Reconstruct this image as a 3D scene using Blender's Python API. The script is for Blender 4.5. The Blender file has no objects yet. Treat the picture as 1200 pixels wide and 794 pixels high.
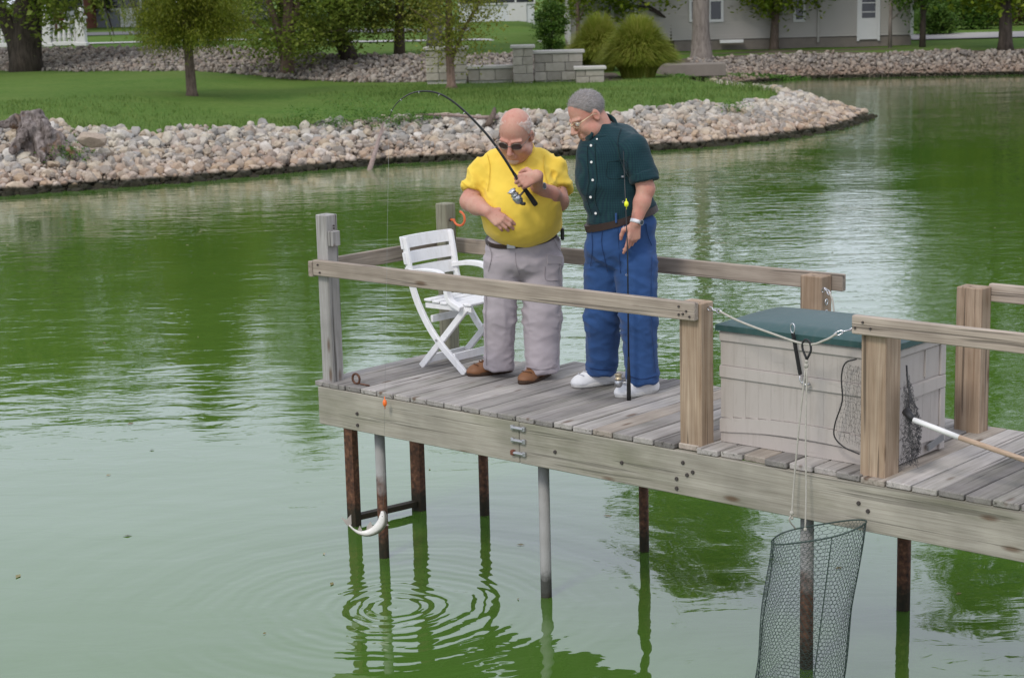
import bpy, bmesh, math, random
import numpy as np
from mathutils import Vector, Matrix

R = math.radians
rnd = random.Random(7)
rng = np.random.default_rng(11)
sc = bpy.context.scene
COL = sc.collection

# ------------------------------------------------------------------ camera
CAM_F = 2141.64 / 1200.0          # focal length / frame width
PITCH, ROLL = 0.1889, 0.0255
DECK = 1.03523                    # deck above the water (water is z = 0)
CZ = DECK + 2.3
YAW = -0.7232
DX, DY = -0.5132 * 2.3, 4.6794 * 2.3

cp, sp, ca, sa = math.cos(PITCH), math.sin(PITCH), math.cos(ROLL), math.sin(ROLL)
right = Vector((ca, -sa * sp, -sa * cp))
up = Vector((sa, ca * sp, ca * cp))
back = right.cross(up)
cam = bpy.data.cameras.new("camera")
cam.sensor_width = 36
cam.lens = 36 * CAM_F
cam.clip_start, cam.clip_end = 0.1, 2000
cam.dof.use_dof = True
cam.dof.focus_distance = 10.6
cam.dof.aperture_fstop = 6.3
cob = bpy.data.objects.new("camera", cam)
m3 = Matrix((right, up, back)).transposed()
cob.matrix_world = Matrix.Translation((0, 0, CZ)) @ m3.to_4x4()
COL.objects.link(cob)
sc.camera = cob

# ------------------------------------------------------------------ sky, sun, exposure
SUN_EL, SUN_AZ = 46.0, -148.0     # azimuth measured from +Y towards +X
world = bpy.data.worlds.new("World")
sc.world = world
world.use_nodes = True
wn, wl = world.node_tree.nodes, world.node_tree.links
bg = wn["Background"]
sky = wn.new("ShaderNodeTexSky")
sky.sky_type = 'NISHITA'
sky.sun_disc = False
sky.sun_elevation = R(SUN_EL)
sky.sun_rotation = R(SUN_AZ)
sky.air_density, sky.dust_density, sky.ozone_density = 1.0, 2.5, 1.0
wmix = wn.new("ShaderNodeMix"); wmix.data_type = 'RGBA'
wmix.inputs['Factor'].default_value = 0.86           # high overcast: pale grey cloud over the blue
wmix.inputs['B'].default_value = (10.6, 11.2, 13.0, 1)
wl.new(sky.outputs[0], wmix.inputs['A'])
wl.new(wmix.outputs['Result'], bg.inputs['Color'])
bg.inputs['Strength'].default_value = 0.10
sun = bpy.data.lights.new("sun", 'SUN')
sun.energy = 1.5
sun.angle = R(12)
sun.color = (1.0, 0.94, 0.85)
sob = bpy.data.objects.new("sun", sun)
a_, e_ = R(SUN_AZ), R(SUN_EL)
sdir = Vector((math.sin(a_) * math.cos(e_), math.cos(a_) * math.cos(e_), math.sin(e_)))
sob.rotation_euler = sdir.to_track_quat('Z', 'Y').to_euler()
sob.location = sdir * 60
COL.objects.link(sob)
sc.view_settings.view_transform = 'Standard'
sc.view_settings.look = 'None'
sc.view_settings.exposure = 0.08
sc.view_settings.gamma = 1.0

# ------------------------------------------------------------------ helpers
def ray(px, py):
    dx, dy = (px - 600) / 1200, (py - 397) / 1200
    X = ca * dx - sa * dy; Y = sa * dx + ca * dy
    X, u = X / CAM_F, -Y / CAM_F
    return np.array([X, cp + u * sp, -sp + u * cp])
def gz(px, py, z):                # where the sight line meets the height z
    d = ray(px, py); t = (z - CZ) / d[2]
    return np.array([0, 0, CZ]) + t * d
def gy(px, py, Y):                # ... and the depth Y
    d = ray(px, py); t = Y / d[1]
    return np.array([0, 0, CZ]) + t * d
cy_, sy_ = math.cos(YAW), math.sin(YAW)
def dw(u, v, z):                  # dock coordinates -> world
    return np.array([DX + u * cy_ - v * sy_, DY + u * sy_ + v * cy_, DECK + z])

def put(name, mesh, parent=None, mat=None, smooth=None):
    o = bpy.data.objects.new(name, mesh)
    COL.objects.link(o)
    if parent is not None: o.parent = parent
    if mat is not None:
        mesh.materials.clear(); mesh.materials.append(mat)
    if smooth is not None:
        mesh.polygons.foreach_set('use_smooth', [smooth] * len(mesh.polygons))
    return o
def mk(name, V, F, mat=None, parent=None, smooth=False):
    V = np.asarray(V, np.float32); F = np.asarray(F, np.int32)
    me = bpy.data.meshes.new(name)
    me.vertices.add(len(V)); me.vertices.foreach_set('co', V.ravel())
    n, k = F.shape
    me.loops.add(n * k); me.loops.foreach_set('vertex_index', F.ravel())
    me.polygons.add(n)
    me.polygons.foreach_set('loop_start', np.arange(0, n * k, k, dtype=np.int32))
    me.polygons.foreach_set('use_smooth', np.full(n, smooth))
    me.update(calc_edges=True); me.validate()
    return put(name, me, parent, mat)
def tag(o, label=None, cat=None, group=None, kind=None):
    if label: o['label'] = label
    if cat: o['category'] = cat
    if group: o['group'] = group
    if kind: o['kind'] = kind
    return o
def thing(name, label, cat, loc=(0, 0, 0), rz=0.0, group=None):
    o = bpy.data.objects.new(name, None)
    o.empty_display_size = 0.2
    COL.objects.link(o)
    o.location = Vector([float(c) for c in loc]); o.rotation_euler = (0, 0, rz)
    return tag(o, label, cat, group)

class MB:
    """collects simple shapes, then links them as one mesh object"""
    def __init__(s): s.bm = bmesh.new()
    def box(s, c, size, rot=None, bev=0.0):
        r = bmesh.ops.create_cube(s.bm, size=1.0)
        M = Matrix.Translation(Vector(c)) @ (rot.to_4x4() if rot is not None else Matrix.Identity(4)) @ Matrix.Diagonal((*size, 1))
        bmesh.ops.transform(s.bm, matrix=M, verts=r['verts'])
        if bev > 0:
            es = list({e for v in r['verts'] for e in v.link_edges})
            bmesh.ops.bevel(s.bm, geom=es, offset=bev, segments=1, affect='EDGES', profile=0.5)
        return s
    def bar(s, a, b, w, h, upv=(0, 0, 1), bev=0.0):
        a, b = Vector(a), Vector(b); d = b - a
        x = d.normalized(); z = Vector(upv); y = z.cross(x)
        if y.length < 1e-4: y = Vector((0, 1, 0)).cross(x)
        y.normalize(); z = x.cross(y)
        return s.box((a + b) / 2, (d.length, w, h), Matrix((x, y, z)).transposed(), bev)
    def tube(s, pts, rad, n=8, cap=True, closed=False):
        pts = [Vector([float(c) for c in p]) for p in pts]
        rs = rad if hasattr(rad, '__len__') else [rad] * len(pts)
        rings = []; m = len(pts); prev = None
        for i, p in enumerate(pts):
            if closed: t = pts[(i + 1) % m] - pts[i - 1]
            else: t = pts[min(i + 1, m - 1)] - pts[max(i - 1, 0)]
            t.normalize()
            if prev is None:
                ref = Vector((0, 0, 1)) if abs(t.z) < 0.9 else Vector((1, 0, 0))
                x = t.cross(ref).normalized()
            else:
                x = (prev - t * prev.dot(t)).normalized()
            prev = x; y = t.cross(x)
            rings.append([s.bm.verts.new(p + (x * math.cos(k * 2 * math.pi / n) + y * math.sin(k * 2 * math.pi / n)) * rs[i]) for k in range(n)])
        rg = range(m if closed else m - 1)
        for i in rg:
            A, B = rings[i], rings[(i + 1) % m]
            for k in range(n): s.bm.faces.new((A[k], A[(k + 1) % n], B[(k + 1) % n], B[k]))
        if cap and not closed:
            s.bm.faces.new(rings[0][::-1]); s.bm.faces.new(rings[-1])
        return s
    def ball(s, c, r, sub=2, M=None):
        q = bmesh.ops.create_icosphere(s.bm, subdivisions=sub, radius=1.0)
        rr = r if hasattr(r, '__len__') else (r, r, r)
        T = Matrix.Translation(Vector([float(x) for x in c])) @ (M.to_4x4() if M is not None else Matrix.Identity(4)) @ Matrix.Diagonal((*rr, 1))
        bmesh.ops.transform(s.bm, matrix=T, verts=q['verts']); return s
    def prism(s, poly, y0, y1, axis='y'):
        """polygon in the XZ plane extruded along Y (or XY along Z with axis z)"""
        f = (lambda p, d: (p[0], d, p[1])) if axis == 'y' else (lambda p, d: (p[0], p[1], d))
        A = [s.bm.verts.new(f(p, y0)) for p in poly]; B = [s.bm.verts.new(f(p, y1)) for p in poly]
        n = len(poly)
        s.bm.faces.new(A[::-1]); s.bm.faces.new(B)
        for k in range(n): s.bm.faces.new((A[k], A[(k + 1) % n], B[(k + 1) % n], B[k]))
        return s
    def build(s, name, mat, parent=None, smooth=False):
        bmesh.ops.recalc_face_normals(s.bm, faces=s.bm.faces[:])
        me = bpy.data.meshes.new(name); s.bm.to_mesh(me); s.bm.free()
        return put(name, me, parent, mat, smooth)

# ------------------------------------------------------------------ materials
class NT:
    def __init__(s, name):
        s.m = bpy.data.materials.new(name); s.m.use_nodes = True
        s.t = s.m.node_tree; s.n = s.t.nodes; s.l = s.t.links
        s.b = s.n['Principled BSDF']
    def node(s, typ, **kw):
        x = s.n.new(typ)
        for k, v in kw.items():
            if k.startswith('i_'):
                key = k[2:]
                x.inputs[int(key) if key.isdigit() else key].default_value = v
            else: setattr(x, k, v)
        return x
    def link(s, a, b): s.l.new(a, b)
    def noise(s, vec, scale, detail=4, rough=.55, dist=0.0, W=None):
        x = s.node('ShaderNodeTexNoise', i_Scale=scale, i_Detail=detail, i_Roughness=rough, i_Distortion=dist)
        if vec is not None: s.link(vec, x.inputs['Vector'])
        return x.outputs['Fac']
    def ramp(s, fac, stops, interp='LINEAR'):
        x = s.node('ShaderNodeValToRGB'); r = x.color_ramp; r.interpolation = interp
        while len(r.elements) < len(stops): r.elements.new(0.5)
        for e, (p, c) in zip(r.elements, stops):
            e.position = p; e.color = (*c, 1) if len(c) == 3 else c
        s.link(fac, x.inputs[0]); return x.outputs[0]
    def math(s, op, a, b=None, c=None):
        x = s.node('ShaderNodeMath', operation=op)
        for i, q in enumerate((a, b, c)):
            if q is None: continue
            if isinstance(q, (int, float)): x.inputs[i].default_value = q
            else: s.link(q, x.inputs[i])
        return x.outputs[0]
    def mix(s, f, a, b, mode='MIX'):
        x = s.node('ShaderNodeMix', data_type='RGBA', blend_type=mode)
        for key, q in (('Factor', f), ('A', a), ('B', b)):
            if isinstance(q, (int, float)): x.inputs[key].default_value = q
            elif isinstance(q, tuple): x.inputs[key].default_value = (*q, 1)
            else: s.link(q, x.inputs[key])
        return x.outputs['Result']
    def coord(s, which='Object', scale=(1, 1, 1), off=None):
        tc = s.node('ShaderNodeTexCoord'); mp = s.node('ShaderNodeMapping')
        mp.inputs['Scale'].default_value = scale
        s.link(tc.outputs[which], mp.inputs['Vector'])
        if off is not None:
            cb = s.node('ShaderNodeCombineXYZ')
            for i in range(3): s.link(s.math('MULTIPLY', off, (37.0, 53.0, 71.0)[i]), cb.inputs[i])
            s.link(cb.outputs[0], mp.inputs['Location'])
        return mp.outputs[0]
    def bump(s, h, strength=.3, dist=.01, normal=None):
        x = s.node('ShaderNodeBump', i_Strength=strength, i_Distance=dist)
        s.link(h, x.inputs['Height'])
        if normal is not None: s.link(normal, x.inputs['Normal'])
        return x.outputs[0]
    def fin(s, col=None, rough=.6, nor=None, spec=.3, metal=0.0, **kw):
        if col is not None:
            if isinstance(col, tuple): s.b.inputs['Base Color'].default_value = (*col, 1)
            else: s.link(col, s.b.inputs['Base Color'])
        if isinstance(rough, (int, float)): s.b.inputs['Roughness'].default_value = rough
        else: s.link(rough, s.b.inputs['Roughness'])
        s.b.inputs['Specular IOR Level'].default_value = spec
        s.b.inputs['Metallic'].default_value = metal
        if nor is not None: s.link(nor, s.b.inputs['Normal'])
        for k, v in kw.items(): s.b.inputs[k.replace('_', ' ')].default_value = v
        return s.m
    def obrand(s): return s.node('ShaderNodeObjectInfo').outputs['Random']
    def island(s): return s.node('ShaderNodeNewGeometry').outputs['Random Per Island']
    def pos(s): return s.node('ShaderNodeNewGeometry').outputs['Position']

def wood(name, axis, light, dark, tint=0.25, crack=.5, green=0.0, knots=True):
    """weathered timber; axis = the long axis of the piece in its own coordinates"""
    t = NT(name); ob = t.obrand()
    st = [17, 17, 17]; st[axis] = 1.0
    fine = [150, 150, 150]; fine[axis] = 3.0
    g = t.noise(t.coord('Object', st, ob), 1.0, 5, .6, 1.8)
    f = t.noise(t.coord('Object', fine, ob), 1.0, 3, .6, .2)
    blo = t.noise(t.coord('Object', (3, 3, 3), ob), 1.0, 3, .55)
    c = t.ramp(g, [(.28, dark), (.5, tuple((a + b) / 2 for a, b in zip(light, dark))), (.72, light)])
    c = t.mix(t.ramp(f, [(.35, (0, 0, 0)), (.6, (1, 1, 1))]), t.mix(1.0, c, (.80, .785, .77), 'MULTIPLY'), c)
    h = t.node('ShaderNodeHueSaturation', i_Saturation=1.0)
    t.link(c, h.inputs['Color'])
    v = t.math('ADD', t.math('MULTIPLY', t.math('SUBTRACT', ob, .5), tint * 2), 1.0)
    t.link(t.math('ADD', v, t.math('MULTIPLY', t.math('SUBTRACT', blo, .5), .9)), h.inputs['Value'])
    c = h.outputs[0]
    if green > 0:
        st2 = [5, 5, 5]; st2[axis] = 1.5
        gn = t.noise(t.coord('Object', st2, ob), 1.0, 4, .6)
        c = t.mix(t.math('MULTIPLY', t.ramp(gn, [(.5, (0, 0, 0)), (.75, (1, 1, 1))]), green), c, (.10, .115, .05))
    if knots:
        ks = [8.0, 8.0, 8.0]; ks[axis] = 2.4
        vo = t.node('ShaderNodeTexVoronoi', i_Scale=1.0)
        t.link(t.coord('Object', ks, ob), vo.inputs['Vector'])
        k = t.ramp(vo.outputs['Distance'], [(.07, (1, 1, 1)), (.15, (0, 0, 0))])
        c = t.mix(t.math('MULTIPLY', k, .75), c, (.10, .055, .03))
    cr = [34, 34, 34]; cr[axis] = .8
    cn = t.noise(t.coord('Object', cr, ob), 1.0, 2, .5, .6)
    ck = t.ramp(cn, [(.345, (0, 0, 0)), (.39, (1, 1, 1))])
    c = t.mix(ck, t.mix(crack, c, (.03, .025, .02)), c)
    hgt = t.math('ADD', t.math('MULTIPLY', f, .5), t.math('MULTIPLY', ck, .8))
    return t.fin(c, .85, t.bump(hgt, .55, .004), .2)

GREY_L, GREY_D = (.36, .335, .30), (.17, .155, .14)
M_board = wood('deck_wood', 1, (.37, .345, .32), (.235, .22, .205), .50, .6, .30)
M_boardnew = wood('deck_wood_pale', 1, (.44, .39, .33), (.31, .265, .22), .15, .3)
M_beam = wood('fascia_wood', 0, (.40, .375, .315), (.29, .27, .22), .08, .35, .45, True)
M_rail = wood('rail_wood', 0, (.43, .37, .305), (.285, .235, .19), .10, .5)
M_raily = wood('rail_wood_cross', 1, (.40, .34, .28), (.22, .18, .145), .10, .4)
M_post = wood('post_wood', 2, (.46, .36, .265), (.27, .185, .12), .12, .6)
M_postgrey = wood('post_wood_grey', 2, (.42, .40, .38), (.27, .26, .245), .10, .7)
M_postgreen = wood('post_wood_mossy', 2, (.35, .34, .25), (.20, .19, .14), .10, .5, .3)

def plain(name, col, rough=.5, spec=.4, metal=0.0, var=.12, scale=6.0, bump=0.0, bscale=60, **kw):
    t = NT(name)
    n = t.noise(t.coord('Object'), scale, 4)
    c = t.mix(n, tuple(x * (1 - var) for x in col), tuple(min(1, x * (1 + var)) for x in col))
    nor = t.bump(t.noise(t.coord('Object'), bscale, 3), bump, .003) if bump > 0 else None
    return t.fin(c, rough, nor, spec, metal, **kw)

def grimy(name, col, rough, dirt, amt):
    t = NT(name); n = t.noise(t.coord('Object'), 4, 4); d = t.noise(t.coord('Object', (26, 26, 3.2)), 1.0, 5, .65, .4); sc_ = t.noise(t.coord('Object', (9, 60, 60)), 1.0, 3, .6)
    c = t.mix(n, tuple(x * .93 for x in col), tuple(min(1, x * 1.05) for x in col))
    c = t.mix(t.math('MULTIPLY', t.ramp(d, [(.50, (0, 0, 0)), (.74, (1, 1, 1))]), amt), c, dirt)
    c = t.mix(t.math('MULTIPLY', t.ramp(sc_, [(.66, (0, 0, 0)), (.74, (1, 1, 1))]), amt * .6), c, tuple(x * .6 for x in dirt))
    return t.fin(c, rough, t.bump(t.noise(t.coord('Object'), 160, 3), .12, .002), .35)

def rusty(name, galv):
    t = NT(name)
    z = t.node('ShaderNodeSeparateXYZ'); t.link(t.pos(), z.inputs[0])
    n = t.noise(t.coord('Object'), 9, 5); n2 = t.noise(t.coord('Object'), 40, 4)
    rust = t.ramp(n2, [(.3, (.035, .02, .014)), (.55, (.11, .05, .028)), (.75, (.20, .10, .055))])
    if galv is not None:
        lim = t.math('ADD', z.outputs[2], t.math('MULTIPLY', t.math('SUBTRACT', n, .5), .35))
        f = t.ramp(lim, [(galv - .06, (1, 1, 1)), (galv + .06, (0, 0, 0))])
        g = t.mix(n, (.23, .225, .21), (.37, .37, .36))
        c = t.mix(f, g, rust)
    else: c = rust
    wet = t.ramp(t.math('ADD', z.outputs[2], t.math('MULTIPLY', t.math('SUBTRACT', n2, .5), .06)), [(.10, (1, 1, 1)), (.16, (0, 0, 0))])
    c = t.mix(t.math('MULTIPLY', wet, .85), c, (.014, .016, .009))
    return t.fin(c, .7, t.bump(n2, .5, .006), .3)
M_rust = rusty('rusted_steel', None)
M_galv = rusty('galvanised_pipe', 0.02)
M_galvrust = rusty('half_rusted_pipe', .46)

# ------------------------------------------------------------------ water
RIP = gz(462, 712, 0.0)
def water_mat():
    t = NT('pond_water')
    P = t.pos()
    mp = t.node('ShaderNodeMapping'); t.link(P, mp.inputs[0])
    mp.inputs['Scale'].default_value = (1, 1, 1)
    def nz(scale, sx, sy, detail=3, rough=.5, rot=0.0, dist=0.0):
        m = t.node('ShaderNodeMapping'); t.link(P, m.inputs[0])
        m.inputs['Scale'].default_value = (sx, sy, 1); m.inputs['Rotation'].default_value = (0, 0, rot)
        return t.noise(m.outputs[0], scale, detail, rough, dist)
    big = nz(1.0, .35, .55, 3, .55, R(25))            # long swells
    mid = nz(1.0, 1.9, 4.2, 3, .55, R(12), .6)        # wind ripples
    fin = nz(1.0, 6.0, 10.0, 2, .5, R(-14))
    patch = nz(1.0, .11, .16, 2, .5, R(30))           # where a breeze touches the pond
    sy = t.node('ShaderNodeSeparateXYZ'); t.link(P, sy.inputs[0])
    lee = t.ramp(t.math('MULTIPLY', sy.outputs[1], .04), [(.40, (.05, .05, .05)), (.72, (1, 1, 1))])   # calm water in the lee of the near bank
    pm = t.math('MULTIPLY', t.ramp(patch, [(.36, (.15, .15, .15)), (.60, (1, 1, 1))]), lee)
    # rings spreading from where the fish left the water
    sx = t.node('ShaderNodeVectorMath', operation='SUBTRACT'); t.link(P, sx.inputs[0])
    sx.inputs[1].default_value = (float(RIP[0]), float(RIP[1]), 0)
    wob = t.node('ShaderNodeVectorMath', operation='LENGTH'); t.link(sx.outputs[0], wob.inputs[0])
    d = t.math('ADD', wob.outputs['Value'], t.math('MULTIPLY', t.math('SUBTRACT', nz(1, 2.4, 2.4, 3), .5), .20))
    ring = t.math('SINE', t.math('MULTIPLY', d, 66.0))
    env = t.math('MULTIPLY', t.math('POWER', 2.718, t.math('MULTIPLY', d, -1.9)), t.ramp(d, [(.06, (.25, .25, .25)), (.22, (1, 1, 1))]))
    ring2 = t.math('MULTIPLY', t.math('SINE', t.math('MULTIPLY', d, 21.0)), t.math('POWER', 2.718, t.math('MULTIPLY', d, -.75)))
    h = t.math('ADD', t.math('MULTIPLY', big, .016),
        t.math('MULTIPLY', t.math('ADD', t.math('MULTIPLY', mid, .0100), t.math('MULTIPLY', fin, .0022)), pm))
    h = t.math('ADD', h, t.math('MULTIPLY', mid, .0012))
    h = t.math('ADD', h, t.math('ADD', t.math('MULTIPLY', t.math('MULTIPLY', ring, env), .0016), t.math('MULTIPLY', ring2, .0014)))
    algae = nz(1.0, .5, .5, 4, .6)
    col = t.mix(algae, (.054, .122, .017), (.070, .145, .024))
    nb = t.bump(h, 1.0, 1.0)
    t.link(nb, t.b.inputs['Coat Normal'])
    return t.fin(col, .02, nb, .5, IOR=1.7, Coat_Weight=.24, Coat_Roughness=.02, Coat_IOR=1.4)
M_water = water_mat()
xs = np.array([-900, 900.]); ys = np.array([-300, 1200.])
w = mk('water', [(x, y, 0) for x in xs for y in ys], [(0, 2, 3, 1)], M_water)
tag(w, 'green algae tinted pond water with ripples and tree reflections', None, None, 'structure')

# ------------------------------------------------------------------ land
SHORE = np.array([(-70, 6), (-45, 19), (-26, 26.5), (-15, 30.2), (-8.98, 32.24), (-6.6, 33.4), (-4.77, 34.64), (-2.47, 36.4), (-.4, 36.9),
                  (2.0, 37.4), (4.25, 38.5), (6.0, 40.0), (7.4, 42.0), (8.84, 45.33), (8.75, 47.6), (8.0, 50.5), (7.2, 54), (7.0, 58), (7.8, 61.5),
                  (9.2, 64.0), (10.43, 64.7), (14, 64.3), (17.97, 63.84), (24, 63.2), (34, 61), (60, 52), (110, 20), (150, 20), (150, 420), (-150, 420), (-150, 6)], float)
def sd_poly(P, V):
    d = np.full(len(P), 1e9); ins = np.zeros(len(P), bool)
    for i in range(len(V)):
        a, b = V[i], V[(i + 1) % len(V)]
        e = b - a; q = P - a
        t = np.clip((q @ e) / (e @ e), 0, 1)
        d = np.minimum(d, np.hypot(*(q - t[:, None] * e).T))
        c = ((a[1] > P[:, 1]) != (b[1] > P[:, 1]))
        xi = (b[0] - a[0]) * (P[:, 1] - a[1]) / (b[1] - a[1] + 1e-12) + a[0]
        ins ^= c & (P[:, 0] < xi)
    return np.where(ins, d, -d)
TOE_X = np.array([-60, -17.0, -8.8, -6.1, -3.2, -2.6, 0, 2.2, 5.0]); TOE_Y = np.array([80, 62.5, 57.5, 55.2, 53.0, 52.9, 52.9, 52.6, 52.4])
def sstep(x): x = np.clip(x, 0, 1); return x * x * (3 - 2 * x)
def toe(x): return np.interp(x, TOE_X, TOE_Y)
def height(x, y):
    x = np.atleast_1d(np.asarray(x, float)); y = np.atleast_1d(np.asarray(y, float))
    d = sd_poly(np.c_[x, y], SHORE)
    far = sstep((y - 55) / 6) * (x > 3)
    run = 3.2 + .2 * far - .9 * sstep((x + 10) / 5) * (1 - far)
    top = .92 - .22 * sstep((x + 10) / 5) - .04 * sstep((x - 5) / 4) * (1 - far) + .06 * far
    z = np.where(d < 0, np.maximum(-1.2, d * .45), top * np.minimum(d / run, 1) ** .9)
    z = z + np.clip(d - run, 0, 14) * .009
    up2 = np.clip((y - toe(x)) / 4.2, 0, 1)
    z = z + .56 * up2 * (1 - sstep((x - .8) / 2.2)) * (y > 30)
    z = z + np.clip(y - 72, 0, 120) * .006
    return z, d
def hz(x, y): return float(height(x, y)[0][0])

gx = np.unique(np.r_[np.arange(-150, -24, 7), np.arange(-24, 30, .4), np.arange(30, 151, 7)])
gyy = np.unique(np.r_[np.arange(6, 29, 2.5), np.arange(29, 72, .4), np.arange(72, 100, 2), np.arange(100, 421, 20)])
GX, GY = np.meshgrid(gx, gyy, indexing='ij')
HZ, DD = height(GX.ravel(), GY.ravel())
HZ = HZ + np.where(DD > 2, .02 * np.sin(GX.ravel() * 1.7) * np.cos(GY.ravel() * 1.3), 0)
ni, nj = GX.shape
idx = np.arange(ni * nj).reshape(ni, nj)
Fq = np.stack([idx[:-1, :-1], idx[1:, :-1], idx[1:, 1:], idx[:-1, 1:]], -1).reshape(-1, 4)
keep = (DD[Fq] > -3).any(1)
def ground_mat():
    t = NT('lawn_and_soil')
    n1 = t.noise(t.pos(), .35, 4); n2 = t.noise(t.pos(), 6.0, 5, .65); n3 = t.noise(t.pos(), 45.0, 3, .7)
    g = t.ramp(n2, [(.25, (.060, .125, .022)), (.5, (.098, .178, .032)), (.78, (.160, .225, .055))])
    g = t.mix(t.ramp(n1, [(.4, (0, 0, 0)), (.72, (.7, .7, .7))]), g, (.160, .215, .055))
    g = t.mix(t.ramp(n3, [(.35, (0, 0, 0)), (.65, (1, 1, 1))]), t.mix(1.0, g, (.66, .70, .6), 'MULTIPLY'), g)
    s = t.mix(n2, (.065, .052, .038), (.17, .14, .105))
    at = t.node('ShaderNodeAttribute', attribute_name='bare')
    f = t.ramp(t.math('ADD', at.outputs['Fac'], t.math('MULTIPLY', t.math('SUBTRACT', n2, .5), .5)), [(.42, (0, 0, 0)), (.58, (1, 1, 1))])
    return t.fin(t.mix(f, g, s), .95, t.bump(n3, .8, .03), .1)
M_ground = ground_mat()
ground = mk('ground', np.c_[GX.ravel(), GY.ravel(), HZ], Fq[keep], M_ground, None, True)
tag(ground, 'mown green lawn sloping into stony banks round the pond', None, None, 'structure')
def bare_mask(x, y, d):
    far = sstep((y - 55) / 6) * (x > 3)
    a = 1 - sstep((d - 1.5 - 1.5 * far - 1.0 * (1 - sstep((x + 10) / 5))) / .7)
    q = (y - toe(x))
    b = sstep((q + .3) / .6) * (1 - sstep((q - 4.2) / .8)) * (x < 3.2)
    c = np.exp(-(((x - 11) / 9) ** 2 + ((y - 69.5) / 2.0) ** 2)) * .62
    return np.clip(np.maximum(np.maximum(a, b), c), 0, 1)
at = ground.data.attributes.new('bare', 'FLOAT', 'POINT')
at.data.foreach_set('value', bare_mask(GX.ravel(), GY.ravel(), DD).astype(np.float32))

# ------------------------------------------------------------------ stones of the banks
def ico(sub):
    bm = bmesh.new(); bmesh.ops.create_icosphere(bm, subdivisions=sub, radius=1.0)
    V = np.array([v.co[:] for v in bm.verts]); F = np.array([[v.index for v in f.verts] for f in bm.faces]); bm.free()
    return V, F
def stone_shape(sub, r):
    V, F = ico(sub); V = V.copy()
    V *= r.uniform(.86, 1.12, (len(V), 1))
    for _ in range(7):
        n = r.normal(size=3); n /= np.linalg.norm(n); h = r.uniform(.55, .85)
        k = V @ n; V -= np.where(k > h, k - h, 0)[:, None] * n
    V *= r.uniform(.75, 1.2, 3) * np.array([1.0, .85, .72])
    return V, F
VAR_HI = [stone_shape(2, rng) for _ in range(12)]
VAR_LO = [stone_shape(1, rng) for _ in range(10)]
def rot_rand(n, r, tilt=.5):
    q = r.normal(size=(n, 4)) * np.array([1, tilt, tilt, 1]); q /= np.linalg.norm(q, axis=1)[:, None]
    w_, x, y, z = q.T
    return np.stack([np.stack([1 - 2 * (y * y + z * z), 2 * (x * y - w_ * z), 2 * (x * z + w_ * y)], -1),
                     np.stack([2 * (x * y + w_ * z), 1 - 2 * (x * x + z * z), 2 * (y * z - w_ * x)], -1),
                     np.stack([2 * (x * z - w_ * y), 2 * (y * z + w_ * x), 1 - 2 * (x * x + y * y)], -1)], 1)
def stones_mesh(name, P, S, variants, mat, parent, r):
    Rm = rot_rand(len(P), r); pick = r.integers(0, len(variants), len(P))
    Vs, Fs, off = [], [], 0
    for k, (V, F) in enumerate(variants):
        ii = np.where(pick == k)[0]
        if len(ii) == 0: continue
        W_ = np.einsum('nij,vj->nvi', Rm[ii], V) * S[ii][:, None, None] + P[ii][:, None, :]
        Vs.append(W_.reshape(-1, 3))
        Fs.append((F[None] + (np.arange(len(ii)) * len(V))[:, None, None] + off).reshape(-1, 3)); off += len(ii) * len(V)
    return mk(name, np.concatenate(Vs), np.concatenate(Fs), mat, parent)
def stone_mat(name, wetz, stops, dusk=1.0):
    t = NT(name)
    f = t.math('FRACT', t.math('ADD', t.math('MULTIPLY', t.island(), 3.7), t.math('MULTIPLY', t.obrand(), 9.1)))
    c = t.ramp(f, stops)
    n = t.noise(t.pos(), 14, 5, .65); n2 = t.noise(t.pos(), .6, 3)
    c = t.mix(t.math('MULTIPLY', t.ramp(n, [(.3, (1, 1, 1)), (.55, (0, 0, 0))]), .45), c, (.16, .13, .10))
    z = t.node('ShaderNodeSeparateXYZ'); t.link(t.pos(), z.inputs[0])
    lowf = t.ramp(t.math('ADD', z.outputs[2], t.math('MULTIPLY', t.math('SUBTRACT', n2, .5), .5)), [(.15, (1, 1, 1)), (.55, (0, 0, 0))])
    c = t.mix(t.math('MULTIPLY', lowf, .55), c, t.mix(1.0, c, (.92, .70, .56), 'MULTIPLY'))   # iron stained, silty lower stones
    wet = t.ramp(t.math('ADD', z.outputs[2], t.math('MULTIPLY', t.math('SUBTRACT', n, .5), .05)), [(wetz, (1, 1, 1)), (wetz + .05, (0, 0, 0))])
    c = t.mix(t.math('MULTIPLY', wet, .95), c, (.012, .014, .007))
    return t.fin(c, .9, t.bump(n, .5, .02), .15)
STOPS = [(0, (.33, .32, .30)), (.18, (.245, .23, .205)), (.34, (.43, .395, .34)), (.5, (.50, .45, .36)), (.62, (.35, .28, .23)), (.75, (.41, .34, .25)), (.88, (.55, .52, .47)), (1, (.28, .24, .205))]
M_stone = stone_mat('limestone_rubble', .10, STOPS)
STOPS2 = [(0, (.24, .22, .20)), (.2, (.17, .15, .135)), (.4, (.32, .285, .24)), (.6, (.26, .205, .165)), (.8, (.37, .335, .29)), (1, (.21, .17, .14))]
M_stone2 = stone_mat('brown_rubble', .09, STOPS2)

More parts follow.
